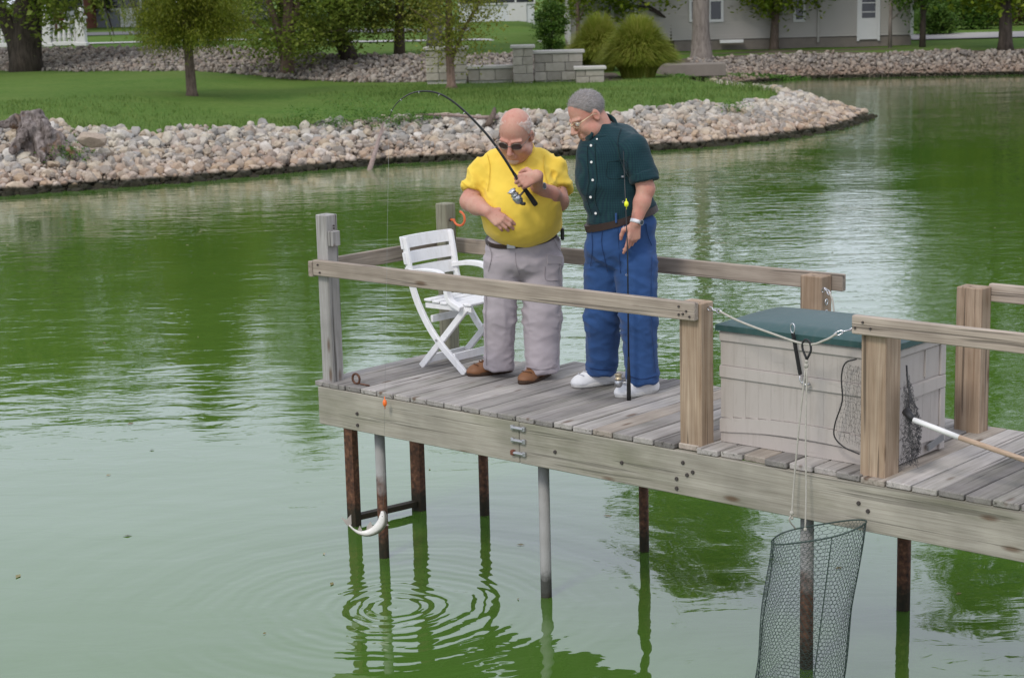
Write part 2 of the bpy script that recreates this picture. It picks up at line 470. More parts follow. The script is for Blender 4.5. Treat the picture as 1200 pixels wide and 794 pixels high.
def bank(name, label, samples, size, variants, mat, single, r, density=1.0):
    """riprap bank: the biggest stones singly, the rest as one mass"""
    x, y = samples.T
    z, d = height(x, y)
    S = size[0] * (size[1] / size[0]) ** (r.random(len(x)) ** 1.7)
    P = np.c_[x, y, z + S * .25 + r.uniform(-.02, .07, len(x))]
    root = thing(name, label, None); root['kind'] = 'structure'
    order = np.argsort(-S)
    if single:
        meshes = []
        for k, (V, F) in enumerate(variants[:10]):
            o = mk('stone', V, F, mat, root); meshes.append(o.data)
            COL.objects.unlink(o); bpy.data.objects.remove(o)
        for i in order[:single]:
            o = bpy.data.objects.new('stone', meshes[int(r.integers(len(meshes)))]); COL.objects.link(o); o.parent = root
            o.location = P[i]; o.scale = (float(S[i]),) * 3
            o.rotation_euler = (r.uniform(-.5, .5), r.uniform(-.5, .5), r.uniform(0, 6.28))
    rest = order[single:]
    for sel, var in ((S[rest] >= .055, variants), (S[rest] < .055, VAR_LO)):
        if sel.sum() == 0: continue
        o = stones_mesh('rubble_stones', P[rest][sel], S[rest][sel], var, mat, root, r); o['kind'] = 'stuff'
    return root
def along(poly, d0, d1, n, r, jitter=0):
    seg = np.diff(poly, axis=0); L = np.hypot(*seg.T); cum = np.r_[0, np.cumsum(L)]
    s = r.random(n) * cum[-1]; k = np.clip(np.searchsorted(cum, s) - 1, 0, len(seg) - 1)
    tt = (s - cum[k]) / L[k]; p = poly[k] + seg[k] * tt[:, None]
    nrm = np.c_[-seg[k][:, 1], seg[k][:, 0]] / L[k][:, None]
    return p + nrm * r.uniform(d0, d1, n)[:, None]
def thin(P, rad):
    """greedy grid thinning so that stones do not sit inside one another"""
    seen = {}; out = []
    for i, (x, y) in enumerate(P):
        k = (int(math.floor(x / rad)), int(math.floor(y / rad)))
        if k in seen: continue
        seen[k] = 1; out.append(i)
    return P[out]
near = np.array([p for p in SHORE[3:19]])
def area(x0, x1, y0, y1, n, lo, hi, r):
    P = np.c_[r.uniform(x0, x1, n), r.uniform(y0, y1, n)]
    zz, dd = height(*P.T); hi = hi + .25 - 1.15 * sstep((P[:, 0] + 10) / 5) - .15 * sstep(P[:, 0] / 4)
    e = hi + .16 * np.sin(P[:, 0] * 1.9) + .12 * np.sin(P[:, 0] * 4.7)
    return P[(dd > lo) & (dd < e)]
pts = np.concatenate([area(-24, -8, 26, 38, 60000, -.35, 3.0, rng), area(-8, 4.5, 32, 43, 70000, -.35, 3.0, rng), area(4, 9.3, 37, 54, 60000, -.35, 2.9, rng)])
pts = pts[(pts[:, 1] < 52)]
pts = thin(pts, .068)
bank('stone_bank', 'pale rubble stone bank round the lawn point across the pond', pts, (.032, .165), VAR_HI, M_stone, 300, rng)
far_ok = lambda P: P[(P[:, 1] > 58) & (P[:, 0] > 6.5)]
P = np.c_[rng.uniform(6.5, 30, 60000), rng.uniform(58, 72, 60000)]
zz, dd = height(*P.T); pts = thin(P[(dd > -.3) & (dd < 3.0 + .2 * np.sin(P[:, 0] * 1.3))], .13)
bank('far_stone_bank', 'brownish rubble bank on the far shore below the grey house', pts, (.06, .145), VAR_LO, M_stone2, 0, rng)
n = 16000
px_ = rng.uniform(-21, 2.4, n); py_ = toe(px_) + rng.uniform(-.15, 4.4, n)
pts = thin(np.c_[px_, py_], .125)
bank('upper_stone_bank', 'grey brown rubble slope rising behind the lawn and trees', pts, (.055, .135), VAR_LO, M_stone2, 0, rng)

# grass tufts on the lawn edge and over it
def blades(name, P, H, Wd, lean, mat, r, parent=None, seg=2):
    n = len(P); a = r.uniform(0, 6.283, n)
    dirv = np.c_[np.cos(a), np.sin(a), np.zeros(n)]; side = np.c_[-np.sin(a), np.cos(a), np.zeros(n)]
    Vs = []
    for k in range(seg + 1):
        f = k / seg; wd = Wd * (1 - f) ** .7 if k < seg else Wd * 0.05
        c = P + np.c_[np.zeros(n), np.zeros(n), H * f * (1 - .35 * lean * f)] + dirv * (H * lean * f * f)[:, None]
        Vs += [c - side * (np.broadcast_to(wd, n) / 2)[:, None], c + side * (np.broadcast_to(wd, n) / 2)[:, None]]
    V = np.stack(Vs, 1).reshape(-1, 3); m = 2 * (seg + 1)
    F = np.concatenate([np.c_[np.arange(n) * m + 2 * k, np.arange(n) * m + 2 * k + 1, np.arange(n) * m + 2 * k + 3, np.arange(n) * m + 2 * k + 2] for k in range(seg)])
    return mk(name, V, F, mat, parent, True)
def leafmat(name, stops, trans=.35, rough=.55, vscale=1.0):
    t = NT(name)
    f = t.math('FRACT', t.math('ADD', t.math('MULTIPLY', t.island(), 5.3), t.math('MULTIPLY', t.noise(t.pos(), vscale, 2), 1.6)))
    f = t.math('ADD', t.math('MULTIPLY', t.island(), .55), t.math('MULTIPLY', t.noise(t.pos(), vscale, 2), .5))
    c = t.ramp(f, stops)
    t.fin(c, rough, None, .25)
    tr = t.node('ShaderNodeBsdfTranslucent'); t.link(c, tr.inputs[0])
    ms = t.node('ShaderNodeMixShader', i_0=trans)
    t.link(t.b.outputs[0], ms.inputs[1]); t.link(tr.outputs[0], ms.inputs[2])
    t.link(ms.outputs[0], t.n['Material Output'].inputs[0])
    return t.m
M_grass = leafmat('lawn_blades', [(0.1, (.06, .12, .020)), (.5, (.105, .18, .034)), (.9, (.19, .24, .06))], .3, .7, .8)
n = 34000
P = along(near, 1.6, 12.0, n, rng); z, d = height(*P.T)
edge = 3.2 - 1.2 * sstep((P[:, 0] + 10) / 5) - .15 * sstep(P[:, 0] / 4)
ok = (d > edge) & (P[:, 1] < toe(P[:, 0]) - .1) | ((d > edge) & (P[:, 0] > 3) & (P[:, 1] < 50))
P = P[ok]; z = z[ok]; d = d[ok]
g = blades('grass', np.c_[P, z], .05 + .09 * rng.random(len(P)) + .06 * np.exp(-(d[:] - 2.7)), .012, .7, M_grass, rng)
tag(g, 'short green lawn grass blades along the top of the stone bank', 'grass', None, 'stuff')

n = 170
fx = rng.uniform(-9, 8, n); fy = rng.uniform(8, 30, n); P = np.c_[fx, fy, np.full(n, .004)]
a = rng.uniform(0, 6.28, n); L = rng.uniform(.012, .04, n); u_ = np.c_[np.cos(a), np.sin(a), np.zeros(n)]; v_ = np.c_[-np.sin(a), np.cos(a), np.zeros(n)]
V = np.stack([P - u_ * L[:, None], P + v_ * L[:, None] * .4 + np.array([0, 0, .006]), P + u_ * L[:, None], P - v_ * L[:, None] * .4], 1).reshape(-1, 3)
o = mk('floating_leaves', V, np.arange(4 * n).reshape(-1, 4), leafmat('fallen_leaf', [(.1, (.10, .07, .03)), (.5, (.22, .19, .07)), (.9, (.35, .33, .22))], .1))
tag(o, 'scattered little leaves and specks floating on the green water', 'floating leaves', None, 'stuff')

# ------------------------------------------------------------------ the dock (own coordinates: u along, v across, z up; board tops at TOP)
TOP = .028
dock = thing('fishing_dock', 'weathered grey timber fishing dock on steel pipes with railings', 'dock', dw(0, 0, 0), YAW)
bw = .1335
board_v = []
def board_mesh(w_, l_, seed):
    r = random.Random(seed)
    m = MB(); m.box((0, l_ / 2, 0), (w_, l_, .030), None, .004)
    return m.build('deck_board', M_board, None)
protos = [board_mesh(.1245, 1.24 + .01 * k, k) for k in range(4)]
for p in protos: COL.objects.unlink(p)
NB = 66
pale = {16, 20, 23, 28}
for i in range(NB):
    u = .012 + bw * (i + .5)
    src = protos[rnd.randrange(4)]
    o = bpy.data.objects.new('deck_board', src.data); COL.objects.link(o); o.parent = dock
    vs = -.036 + rnd.uniform(-.004, .004)
    ln = 1.0 if i not in (7, 8) else 1.05
    if 20 <= i <= 26: vs += .012 * (i % 3)
    o.location = (u, vs, TOP - .015 + rnd.uniform(-.0025, .0025)); o.scale = (1, ln * (rnd.uniform(.90, .93) if i < 7 else rnd.uniform(.985, 1.0)), 1)
    o.rotation_euler = (rnd.uniform(-.0015, .0015), rnd.uniform(-.012, .012), rnd.uniform(-.004, .004))
    if i in pale:
        o.material_slots[0].link = 'OBJECT'; o.material_slots[0].material = M_boardnew
        o['label'] = 'paler newer deck board'
for p in protos: bpy.data.objects.remove(p)
def beam(name, u0, u1, v0, v1, z0, z1, mat, parent=dock, bev=.004):
    m = MB(); m.box((0, 0, 0), (abs(u1 - u0), abs(v1 - v0), abs(z1 - z0)), None, bev)
    o = m.build(name, mat, parent); o.location = ((u0 + u1) / 2, (v0 + v1) / 2, (z0 + z1) / 2); return o
fa = beam('fascia_board', .050, 1.643, -.042, -.004, -.232, -.004, M_beam)
fb_ = beam('fascia_board', 1.646, 9.0, -.042, -.004, -.232, -.004, M_beam)
beam('fascia_board', .06, 9.0, 1.155, 1.193, -.232, -.004, M_beam)
beam('fascia_board', .052, .090, -.002, 1.153, -.232, -.004, M_raily)
for u in (.9, 1.72, 2.5, 3.3, 4.1, 5.0, 5.9, 6.8, 7.7, 8.6): beam('joist', u, u + .04, 0.0, 1.15, -.21, -.006, M_raily)
beam('joist', .1, 9, .57, .61, -.235, -.21, M_rail)
# posts
def post(u0, u1, v0, v1, z0, z1, mat, top=.0):
    o = beam('post', u0, u1, v0, v1, z0, z1, mat, dock, .005); return o
post(.050, .142, .000, .092, -.0, 1.025, M_postgrey)
post(2.690, 2.824, .000, .108, -.0, .752, M_post)
post(3.728, 3.858, .000, .140, -.0, .752, M_post)
post(.055, .147, 1.02, 1.112, -.0, .985, M_postgreen)
post(2.700, 2.836, 1.100, 1.205, -.0, .738, M_post)
post(3.668, 3.808, 1.030, 1.135, -.0, .770, M_post)
post(5.9, 6.03, 0, .11, 0, .77, M_post); post(5.9, 6.03, 1.1, 1.2, 0, .77, M_post)
post(8.6, 8.73, 0, .11, 0, .77, M_post); post(8.6, 8.73, 1.1, 1.2, 0, .77, M_post)
# a short block nailed high on the corner post
beam('post_block', .144, .186, .004, .070, .842, .932, M_postgrey)
# rails
beam('rail', .052, 2.812, -.040, -.002, .668, .760, M_rail)
beam('rail', 3.700, 9.0, -.040, -.002, .700, .787, M_rail)
beam('rail', .010, .048, -.040, 1.15, .658, .750, M_raily)
beam('rail', .010, 2.90, 1.207, 1.245, .650, .742, M_rail)
beam('rail', 3.79, 9.0, 1.137, 1.175, .690, .780, M_rail)
# piles
def pile(u, v, r, mat, lean=(0, 0), top=-.02):
    m = MB(); m.tube([(lean[0], lean[1], -1.9 - top), (0, 0, 0)], [r, r], 14)
    o = m.build('pile', mat, dock, False); o.location = (u, v, top)
    for pl in o.data.polygons: pl.use_smooth = len(pl.vertices) == 4
    return o
pile(.417, .10, .031, M_galvrust); pile(1.663, .135, .031, M_galv); pile(3.39, .084, .033, M_galvrust)
pile(.303, 1.13, .032, M_rust); pile(1.595, 1.13, .029, M_rust); pile(3.341, 1.13, .037, M_rust)
for u in (5.2, 7.2): pile(u, .1, .031, M_galv); pile(u, 1.1, .031, M_rust)
# swim ladder hung on the end of the dock
def flatbar(name, a, b, w_, h_, mat): return MB().bar(a, b, w_, h_).build(name, mat, dock)
flatbar('ladder_stile', (-.215, .462, -1.6), (-.215, .462, -.10), .075, .05, M_rust)
flatbar('ladder_stile', (-.125, .962, -1.6), (-.125, .962, -.10), .085, .05, M_rust)
flatbar('ladder_rung', (-.212, .49, -.985), (-.130, .935, -.985), .05, .035, M_rust)
flatbar('ladder_arm', (-.20, .462, -.13), (.051, .462, -.13), .04, .05, M_rust)
flatbar('ladder_arm', (-.10, .962, -.13), (.051, .962, -.13), .04, .05, M_rust)
# fixings
M_bolt = plain('galvanised_bolt', (.42, .42, .42), .35, .5, .7, .2, 40)
M_boltdark = plain('dark_bolt', (.07, .06, .055), .6, .3, .3, .3, 40)
for k, z in enumerate((-.035, -.105, -.175)):
    m = MB(); m.tube([(1.606, -.056, z), (1.686, -.056, z)], .009, 8)
    for u in (1.606, 1.686): m.box((u, -.05, z), (.022, .020, .026), None, .003)
    m.box((1.646, -.0535, z), (.05, .012, .02), None, .003)
    m.build('splice_bolt', M_bolt if k < 2 else M_bolt, dock)
m = MB(); m.box((1.607, -.052, -.175), (.026, .026, .028), None, .004); m.build('bolt', plain('rust_nut', (.14, .05, .03), .8), dock)
def bolt(u, v, z, r=.011, mat=None, ax=(0, -1, 0)):
    m = MB(); m.tube([(0, 0, 0), tuple(c * .008 for c in ax)], [r, r * .8], 8); o = m.build('bolt', mat or M_boltdark, dock); o.location = (u, v, z)
for (x, y) in ((.385, -.125), (.385, -.195), (2.74, -.06), (2.765, -.12), (2.70, -.15), (2.80, -.10), (2.70, -.2), (3.75, -.10), (3.80, -.13), (2.35, -.12), (1.9, -.13)): bolt(x, -.043, y)
for (x, y) in ((.10, .735), (.115, .69), (2.72, .735), (2.72, .695), (2.765, .715), (2.785, .69), (2.745, .70), (3.76, .76), (3.80, .735), (3.72, .73)): bolt(x, -.041, y, .006)
for z in (.96, .945): bolt(.150, .05, z, .006, None, (1, 0, 0))
# eye bolt on the deck edge
m = MB(); m.tube([(.31 + .030 * math.cos(a), .03, TOP + .034 + .030 * math.sin(a)) for a in np.linspace(0, 2 * math.pi, 15)[:-1]], .007, 6, closed=True)
m.tube([(.34, .03, TOP + .008), (.42, .03, TOP + .006)], .005, 6)
m.build('mooring_eye', M_rust, dock, True)

# orange plastic-coated hook screwed in the back corner post
M_orange = plain('orange_vinyl', (.62, .13, .04), .4)
hk = thing('storage_hook', 'orange vinyl coated hook screwed in the mossy corner post behind the chair', 'hook', dw(.152, 1.055, .885), YAW)
p0 = [(0, 0, 0), (.035, 0, .0)] + [(.075 + .048 * math.cos(a), 0, .012 + .045 * math.sin(a)) for a in np.linspace(R(200), R(440), 12)]
MB().tube(p0, .0075, 7).build('hook_arm', M_orange, hk, True)
MB().tube([(-.02, 0, 0), (.004, 0, 0)], .011, 8).build('screw_base', M_boltdark, hk, True)

# ------------------------------------------------------------------ white slatted folding chair
M_white = grimy('white_resin', (.80, .80, .81), .42, (.48, .46, .41), .3)
chair = thing('folding_chair', 'white slatted folding armchair standing in the railed corner of the dock', 'chair', dw(0, 0, 0), YAW)
V0, V1 = .60, 1.03
def curve(pts, n=14):
    """Catmull-Rom through 2-D points"""
    P = [np.array(p, float) for p in pts]; P = [2 * P[0] - P[1]] + P + [2 * P[-1] - P[-2]]
    out = []
    for i in range(1, len(P) - 2):
        for t in np.linspace(0, 1, n, endpoint=False):
            a, b_, c, d = P[i - 1:i + 3]
            out.append(.5 * ((2 * b_) + (-a + c) * t + (2 * a - 5 * b_ + 4 * c - d) * t * t + (-a + 3 * b_ - 3 * c + d) * t ** 3))
    out.append(P[-2]); return out
def flat_strip(name, pts, wd, v0, v1, parent=chair, mat=None):
    """a flat board of width wd following a curve in the (u,z) plane"""
    P = curve(pts, 6); A, B = [], []
    for i, p in enumerate(P):
        t = P[min(i + 1, len(P) - 1)] - P[max(i - 1, 0)]; t = t / np.linalg.norm(t); nrm = np.array([-t[1], t[0]]) * wd / 2
        A.append(p + nrm); B.append(p - nrm)
    m = MB(); bm = m.bm
    def row(Q, v): return [bm.verts.new((float(q[0]), v, float(q[1]))) for q in Q]
    a0, b0, a1, b1 = row(A, v0), row(B, v0), row(A, v1), row(B, v1)
    for i in range(len(P) - 1):
        for x, y in ((a0, b0), (b0, b1), (b1, a1), (a1, a0)): bm.faces.new((x[i], x[i + 1], y[i + 1], y[i]))
    for e in (0, -1): bm.faces.new((a0[e], b0[e], b1[e], a1[e]))
    bmesh.ops.recalc_face_normals(bm, faces=bm.faces[:])
    bmesh.ops.bevel(bm, geom=[e for e in bm.edges if e.calc_face_angle(0) > .9], offset=.003, segments=1, affect='EDGES')
    return m.build(name, mat or M_white, parent)
for v0 in (V0, V1 - .022):
    flat_strip('back_leg', [(.178, .825), (.205, .68), (.232, .53), (.305, .375), (.43, .215), (.655, TOP + .001)], .042, v0, v0 + .022)
    s_ = .024 if v0 == V0 else -.024
    flat_strip('front_leg', [(.655, .425), (.45, .215), (.265, TOP + .001)], .040, v0 + s_, v0 + s_ + .022)
    flat_strip('armrest', [(.205, .612), (.34, .632), (.47, .622), (.515, .56), (.545, .47), (.64, .425)], .030, v0 - .012, v0 + .034)
    MB().tube([(.432, v0 - .006, .215), (.432, v0 + .028, .215)], .008, 8).build('pivot', M_bolt, chair)
for k, (z0, z1) in enumerate(((.757, .830), (.664, .733), (.572, .643))):
    uu = lambda z: .178 + (.83 - z) * .205
    m = MB(); bm = m.bm
    n = 9; rows = []
    for (dz, du) in ((z0, 0.0), (z1, 0.0), (z1, .016), (z0, .016)):
        rows.append([bm.verts.new((uu(dz) - .022 + du - .022 * (1 - (2 * j / (n - 1) - 1) ** 2), V0 - .012 + (V1 - V0 + .024) * j / (n - 1), dz)) for j in range(n)])
    for a in range(4):
        for j in range(n - 1): bm.faces.new((rows[a][j], rows[a][j + 1], rows[(a + 1) % 4][j + 1], rows[(a + 1) % 4][j]))
    for j in (0, n - 1): bm.faces.new([rows[a][j] for a in range(4)])
    m.build('back_slat', M_white, chair)
for k in range(6):
    u = .335 + k * .066
    m = MB(); m.box((u, (V0 + V1) / 2, .437 + .012 * abs(k - 2.5) / 2.5), (.058, V1 - V0 - .06, .016), None, .004); m.build('seat_slat', M_white, chair)
for v in (V0 + .05, V1 - .05): MB().bar((.31, v, .415), (.69, v, .420), .02, .03).build('seat_rail', M_white, chair)
MB().bar((.36, V0 + .04, .335), (.36, V1 - .04, .335), .018, .042).build('stretcher', M_white, chair)
MB().bar((.555, V0 + .02, .12), (.555, V1 - .02, .12), .018, .045).build('stretcher', M_white, chair)
MB().bar((.30, V0 + .045, .075), (.30, V1 - .045, .075), .018, .045).build('stretcher', M_white, chair)

# ------------------------------------------------------------------ deck box
M_taupe = grimy('taupe_plastic', (.445, .405, .372), .55, (.22, .19, .15), .26)
M_taupe2 = grimy('taupe_plastic_panel', (.43, .39, .357), .6, (.21, .18, .145), .28)
M_lid = grimy('dark_green_lid', (.030, .075, .072), .42, (.10, .12, .11), .35)
UB0, UB1, VB0, VB1 = 2.842, 3.822, .128, .650
ZB0, ZB1 = TOP + .006, .600
box = thing('deck_box', 'taupe plastic storage box with dark green lid between the two rail gaps', 'storage box', dw(0, 0, 0), YAW)
m = MB(); m.box(((UB0 + UB1) / 2, (VB0 + VB1) / 2, (ZB0 + ZB1) / 2), (UB1 - UB0 - .03, VB1 - VB0 - .03, ZB1 - ZB0 - .004)); m.build('box_core', M_taupe2, box)
T = .017
def bandf(name, poly):            # raised band on the long front face
    m = MB(); m.prism(poly, VB0, VB0 + T); 
    es = [e for e in m.bm.edges]; bmesh.ops.bevel(m.bm, geom=es, offset=.004, segments=2, affect='EDGES'); return m.build(name, M_taupe, box)
bandf('moulded_band', [(UB0, .548), (UB1, .548), (UB1, .598), (UB0, .598)])
bandf('moulded_band', [(UB0, .362), (UB1, .362), (UB1, .424), (UB0, .424)])
nA = 15; us = np.linspace(UB0, UB1, nA); arch = lambda u, z: z + .035 * (1 - ((u - (UB0 + UB1) / 2) / ((UB1 - UB0) / 2)) ** 2)
bandf('moulded_band', [(u, arch(u, .078)) for u in us] + [(u, arch(u, .150)) for u in us[::-1]])
NP = 13
for k in range(NP):
    u0 = UB0 + .004 + (UB1 - UB0 - .008) * k / NP; u1 = UB0 + .004 + (UB1 - UB0 - .008) * (k + 1) / NP - .0007
    d = .0070 + .0003 * (k % 2)
    for (z0, z1) in ((.425, .547), (arch((u0 + u1) / 2, .151), .361)):
        m = MB(); m.box(((u0 + u1) / 2, VB0 + T - d / 2, (z0 + z1) / 2), (u1 - u0, d, z1 - z0 - .002)); m.build('panel_strip', M_taupe2, box)
m = MB(); m.box(((UB0 + UB1) / 2, VB0 + .0125, .066), (UB1 - UB0 - .008, .008, .07)); m.build('skirt_panel', M_taupe2, box)
def bands(name, poly):            # raised band on the short end face
    m = MB(); q = [(p[0], p[1]) for p in poly]; bm = m.bm
    A = [bm.verts.new((UB1 - T, p[0], p[1])) for p in q]; B = [bm.verts.new((UB1, p[0], p[1])) for p in q]
    n = len(q); bm.faces.new(A[::-1]); bm.faces.new(B)
    for k in range(n): bm.faces.new((A[k], A[(k + 1) % n], B[(k + 1) % n], B[k]))
    bmesh.ops.recalc_face_normals(bm, faces=bm.faces[:]); bmesh.ops.bevel(bm, geom=bm.edges[:], offset=.004, segments=2, affect='EDGES')
    return m.build(name, M_taupe, box)
v0, v1 = VB0 + .018, VB1
bands('moulded_band', [(v0, .560), (v1, .560), (v1, .598), (v0, .598)])
bands('moulded_band', [(v0, .340), (v1, .340), (v1, .405), (v0, .405)])
vv = np.linspace(v0, v1, 11); av = lambda v, z: z + .03 * (1 - ((v - (v0 + v1) / 2) / ((v1 - v0) / 2)) ** 2)
bands('moulded_band', [(v, av(v, .072)) for v in vv] + [(v, av(v, .140)) for v in vv[::-1]])
for (a, b_) in ((v0, v0 + .05), (v1 - .05, v1)):
    for (z0, z1) in ((.407, .558), (.143, .338), (ZB0, .070)):
        m = MB(); m.box((UB1 - T / 2 - .001, (a + b_) / 2, (z0 + z1) / 2), (T - .002, b_ - a, z1 - z0), None, .003); m.build('corner_stile', M_taupe, box)
for k in range(5):
    a = v0 + .052 + (v1 - v0 - .104) * k / 5; b_ = v0 + .052 + (v1 - v0 - .104) * (k + 1) / 5 - .003
    m = MB(); m.box((UB1 - T + .004, (a + b_) / 2, .25), (.006, b_ - a + .0018, .18)); m.build('panel_strip', M_taupe2, box)
# grip recess in the end
for (a, b_, z0, z1) in ((v0 + .052, v1 - .20, .41, .556), (v1 - .195, v1 - .052, .41, .556)):
    m = MB(); m.box((UB1 - T + .003, (a + b_) / 2, (z0 + z1) / 2), (.004, b_ - a - .004, z1 - z0 - .004)); m.build('grip_panel', M_taupe2, box)
m = MB(); m.box((UB1 - T / 2, v1 - .199, .49), (.012, .008, .13)); m.build('grip_rib', M_taupe, box)
# crowned lid
def lid():
    m = MB(); bm = m.bm
    nu, nv = 17, 13; u0, u1, w0, w1 = UB0 - .012, UB1 + .014, VB0 - .016, VB1 + .012
    def topz(a, b): 
        e = min(a, 1 - a) * (u1 - u0); f = min(b, 1 - b) * (w1 - w0)
        q = 1 - math.exp(-min(e, f) / .018)
        return .632 + .020 * q + .022 * math.sin(math.pi * a) ** .6 * math.sin(math.pi * b) ** .7
    g = [[bm.verts.new((u0 + (u1 - u0) * i / (nu - 1), w0 + (w1 - w0) * j / (nv - 1), topz(i / (nu - 1), j / (nv - 1)))) for j in range(nv)] for i in range(nu)]
    for i in range(nu - 1):
        for j in range(nv - 1): bm.faces.new((g[i][j], g[i + 1][j], g[i + 1][j + 1], g[i][j + 1]))
    loop = [g[i][0] for i in range(nu)] + [g[-1][j] for j in range(1, nv)] + [g[i][-1] for i in range(nu - 2, -1, -1)] + [g[0][j] for j in range(nv - 2, 0, -1)]
    low = [bm.verts.new((v.co.x, v.co.y, .603)) for v in loop]; n = len(loop)
    for k in range(n): bm.faces.new((loop[k], low[k], low[(k + 1) % n], loop[(k + 1) % n]))
    bm.faces.new(low)
    o = m.build('lid', M_lid, box, True)
    md = o.modifiers.new('e', 'EDGE_SPLIT'); md.split_angle = R(50)
    return o
lid()
MB().tube([(3.352, .116, .418), (3.352, .100, .400), (3.370, .098, .392), (3.388, .110, .400)], .008, 7).build('latch', M_bolt, box, True)
MB().bar((UB1 + .004, VB0 + .34, .07), (UB1 + .004, VB1 - .03, .095), .012, .03).build('foot_clip', plain('grey_clip', (.2, .2, .2), .6), box)

# ------------------------------------------------------------------ ropes, strap, nets
M_rope = plain('weathered_rope', (.40, .38, .33), .9, .1, 0, .25, 60, .4, 300)
M_black = plain('black_rubber', (.018, .018, .019), .55, .4, 0, .2)
M_steel = plain('bright_steel', (.55, .55, .56), .25, .5, .9, .1)
M_netbl = plain('dark_net_cord', (.085, .085, .088), .8, .1)
gr = thing('gate_rope', 'grey rope with snap hooks sagging across the front gap above the storage box', 'rope', dw(0, 0, 0), YAW)
def twist(name, pts, r, parent, mat=M_rope):
    P = curve(pts, 8)
    return MB().tube(P, r, 7).build(name, mat, parent, True)
twist('rope', [(2.905, .045, .715), (3.05, .0, .688), (3.25, -.03, .655), (3.46, -.045, .625), (3.56, -.04, .655), (3.61, -.02, .688)], .0055, gr)
def link_chain(pts, parent):
    for i in range(len(pts) - 1):
        a, b_ = Vector(pts[i]), Vector(pts[i + 1]); d = (b_ - a); x = d.normalized()
        s = Vector((0, 1, 0)) if i % 2 else x.cross(Vector((0, 1, 0)))
        c = (a + b_) / 2; L = d.length * .62
        q = [c + x * (L * math.cos(t)) + s * (.010 * math.sin(t)) for t in np.linspace(0, 2 * math.pi, 13)[:-1]]
        MB().tube(q, .0032, 6, closed=True).build('snap_hook', M_steel, parent, True)
link_chain([(2.828, .055, .722), (2.856, .053, .718), (2.884, .050, .716), (2.912, .045, .713)], gr)
link_chain([(3.60, -.02, .682), (3.63, .0, .697), (3.66, .02, .705), (3.70, .05, .708), (3.73, .06, .708)], gr)
st = thing('rubber_strap', 'short black rubber strap hanging down the front of the storage box', 'strap', dw(0, 0, 0), YAW)
MB().tube([(3.302 + .012 * math.cos(a), .085, .665 + .024 * math.sin(a)) for a in np.linspace(0, 6.28, 13)[:-1]], .003, 6, closed=True).build('hook', M_steel, st, True)
MB().bar((3.300, .090, .643), (3.338, .098, .440), .022, .008, (1, 0, 0)).build('strap_band', M_black, st)
MB().tube([(3.338, .098, .441), (3.336, .095, .415), (3.345, .095, .400), (3.352, .102, .408)], .0035, 6).build('hook', M_steel, st, True)
# wire fish basket hung in the water
def hexnet(surf, nu, nv, r, closed=True):
    """hexagonal wire mesh laid on surf(s, t); s wraps round"""
    segs = []
    def node(i, j): return surf(i / (2.0 * nu), j / float(3 * nv))
    for a in range(nv):
        for b_ in range(nu):
            base = 3 * a; off = (a % 2)
            x0 = 2 * b_ + off
            p = node(x0, base); q = node(x0, base + 2 - .1)
            l = node(x0 - 1, base + 3); r_ = node(x0 + 1, base + 3)
            segs += [(p, q), (q, l), (q, r_)]
    return segs
def wires(name, segs, r, mat, parent, k=3):
    A = np.array([s[0] for s in segs], float); B = np.array([s[1] for s in segs], float)
    d = B - A; d /= np.linalg.norm(d, axis=1)[:, None] + 1e-9
    ref = np.tile(np.array([.3, .2, .93]), (len(d), 1)); x = np.cross(d, ref); x /= np.linalg.norm(x, axis=1)[:, None] + 1e-9; y = np.cross(d, x)
    V = []
    for P in (A, B):
        for i in range(k):
            an = 2 * math.pi * i / k; V.append(P + (x * math.cos(an) + y * math.sin(an)) * r)
    V = np.stack(V, 1).reshape(-1, 3); n = len(A); m_ = 2 * k
    F = np.concatenate([np.c_[np.arange(n) * m_ + i, np.arange(n) * m_ + (i + 1) % k, np.arange(n) * m_ + k + (i + 1) % k, np.arange(n) * m_ + k + i] for i in range(k)])
    return mk(name, V, F, mat, parent, True)
M_wire = plain('green_black_wire', (.040, .062, .054), .5, .4, .2, .3)
bk = thing('fish_basket', 'black wire mesh fish basket hanging on ropes beside the dock into the water', 'fish basket', dw(0, 0, 0), YAW)
BZ0, BZ1 = -.235, -1.12
def bsurf(s, t):
    a = 2 * math.pi * s
    cx, cv, ru, rv = 3.607 - .118 * t, -.175 + .0 * t, .240 - .012 * t, .105 - .012 * t
    tilt = -.045 * math.sin(a) * (1 - t) * 1.0
    sx = math.copysign(abs(math.cos(a)) ** .75, math.cos(a)); sy = math.copysign(abs(math.sin(a)) ** .75, math.sin(a))
    z = BZ0 + (BZ1 - BZ0) * t + (.075 * (sx) + .02 * sy) * (1 - t)
    wob = .006 * math.sin(9 * t + 3 * a)
    return (cx + (ru + wob) * sx, cv + (rv + wob) * sy, z)
w_ = wires('wire_mesh', hexnet(bsurf, 58, 48, 0), .0012, M_wire, bk); w_['kind'] = 'stuff'
MB().tube([bsurf(s, 0) for s in np.linspace(0, 1, 41)[:-1]], .0042, 6, closed=True).build('rim', M_wire, bk, True)
MB().tube([bsurf(s, 1) for s in np.linspace(0, 1, 41)[:-1]], .0042, 6, closed=True).build('rim', M_wire, bk, True)
for s in (.02, .5, .83): MB().tube([bsurf(s, t) for t in np.linspace(0, 1, 12)], .0028, 5).build('side_wire', M_wire, bk, True)
tA, tB = bsurf(.36, 0), bsurf(.70, 0)
twist('hanging_rope', [(3.462, -.052, .515), (3.445, -.085, .2), (3.43, -.10, -.05), (3.432, -.12, -.19)], .0042, bk)
twist('hanging_rope', [(3.470, -.052, .515), (3.488, -.09, .2), (3.505, -.11, -.05), (3.520, -.14, -.24)], .0042, bk)
twist('hanging_rope', [(3.432, -.12, -.19), (3.425, -.13, -.22), tA], .0036, bk)
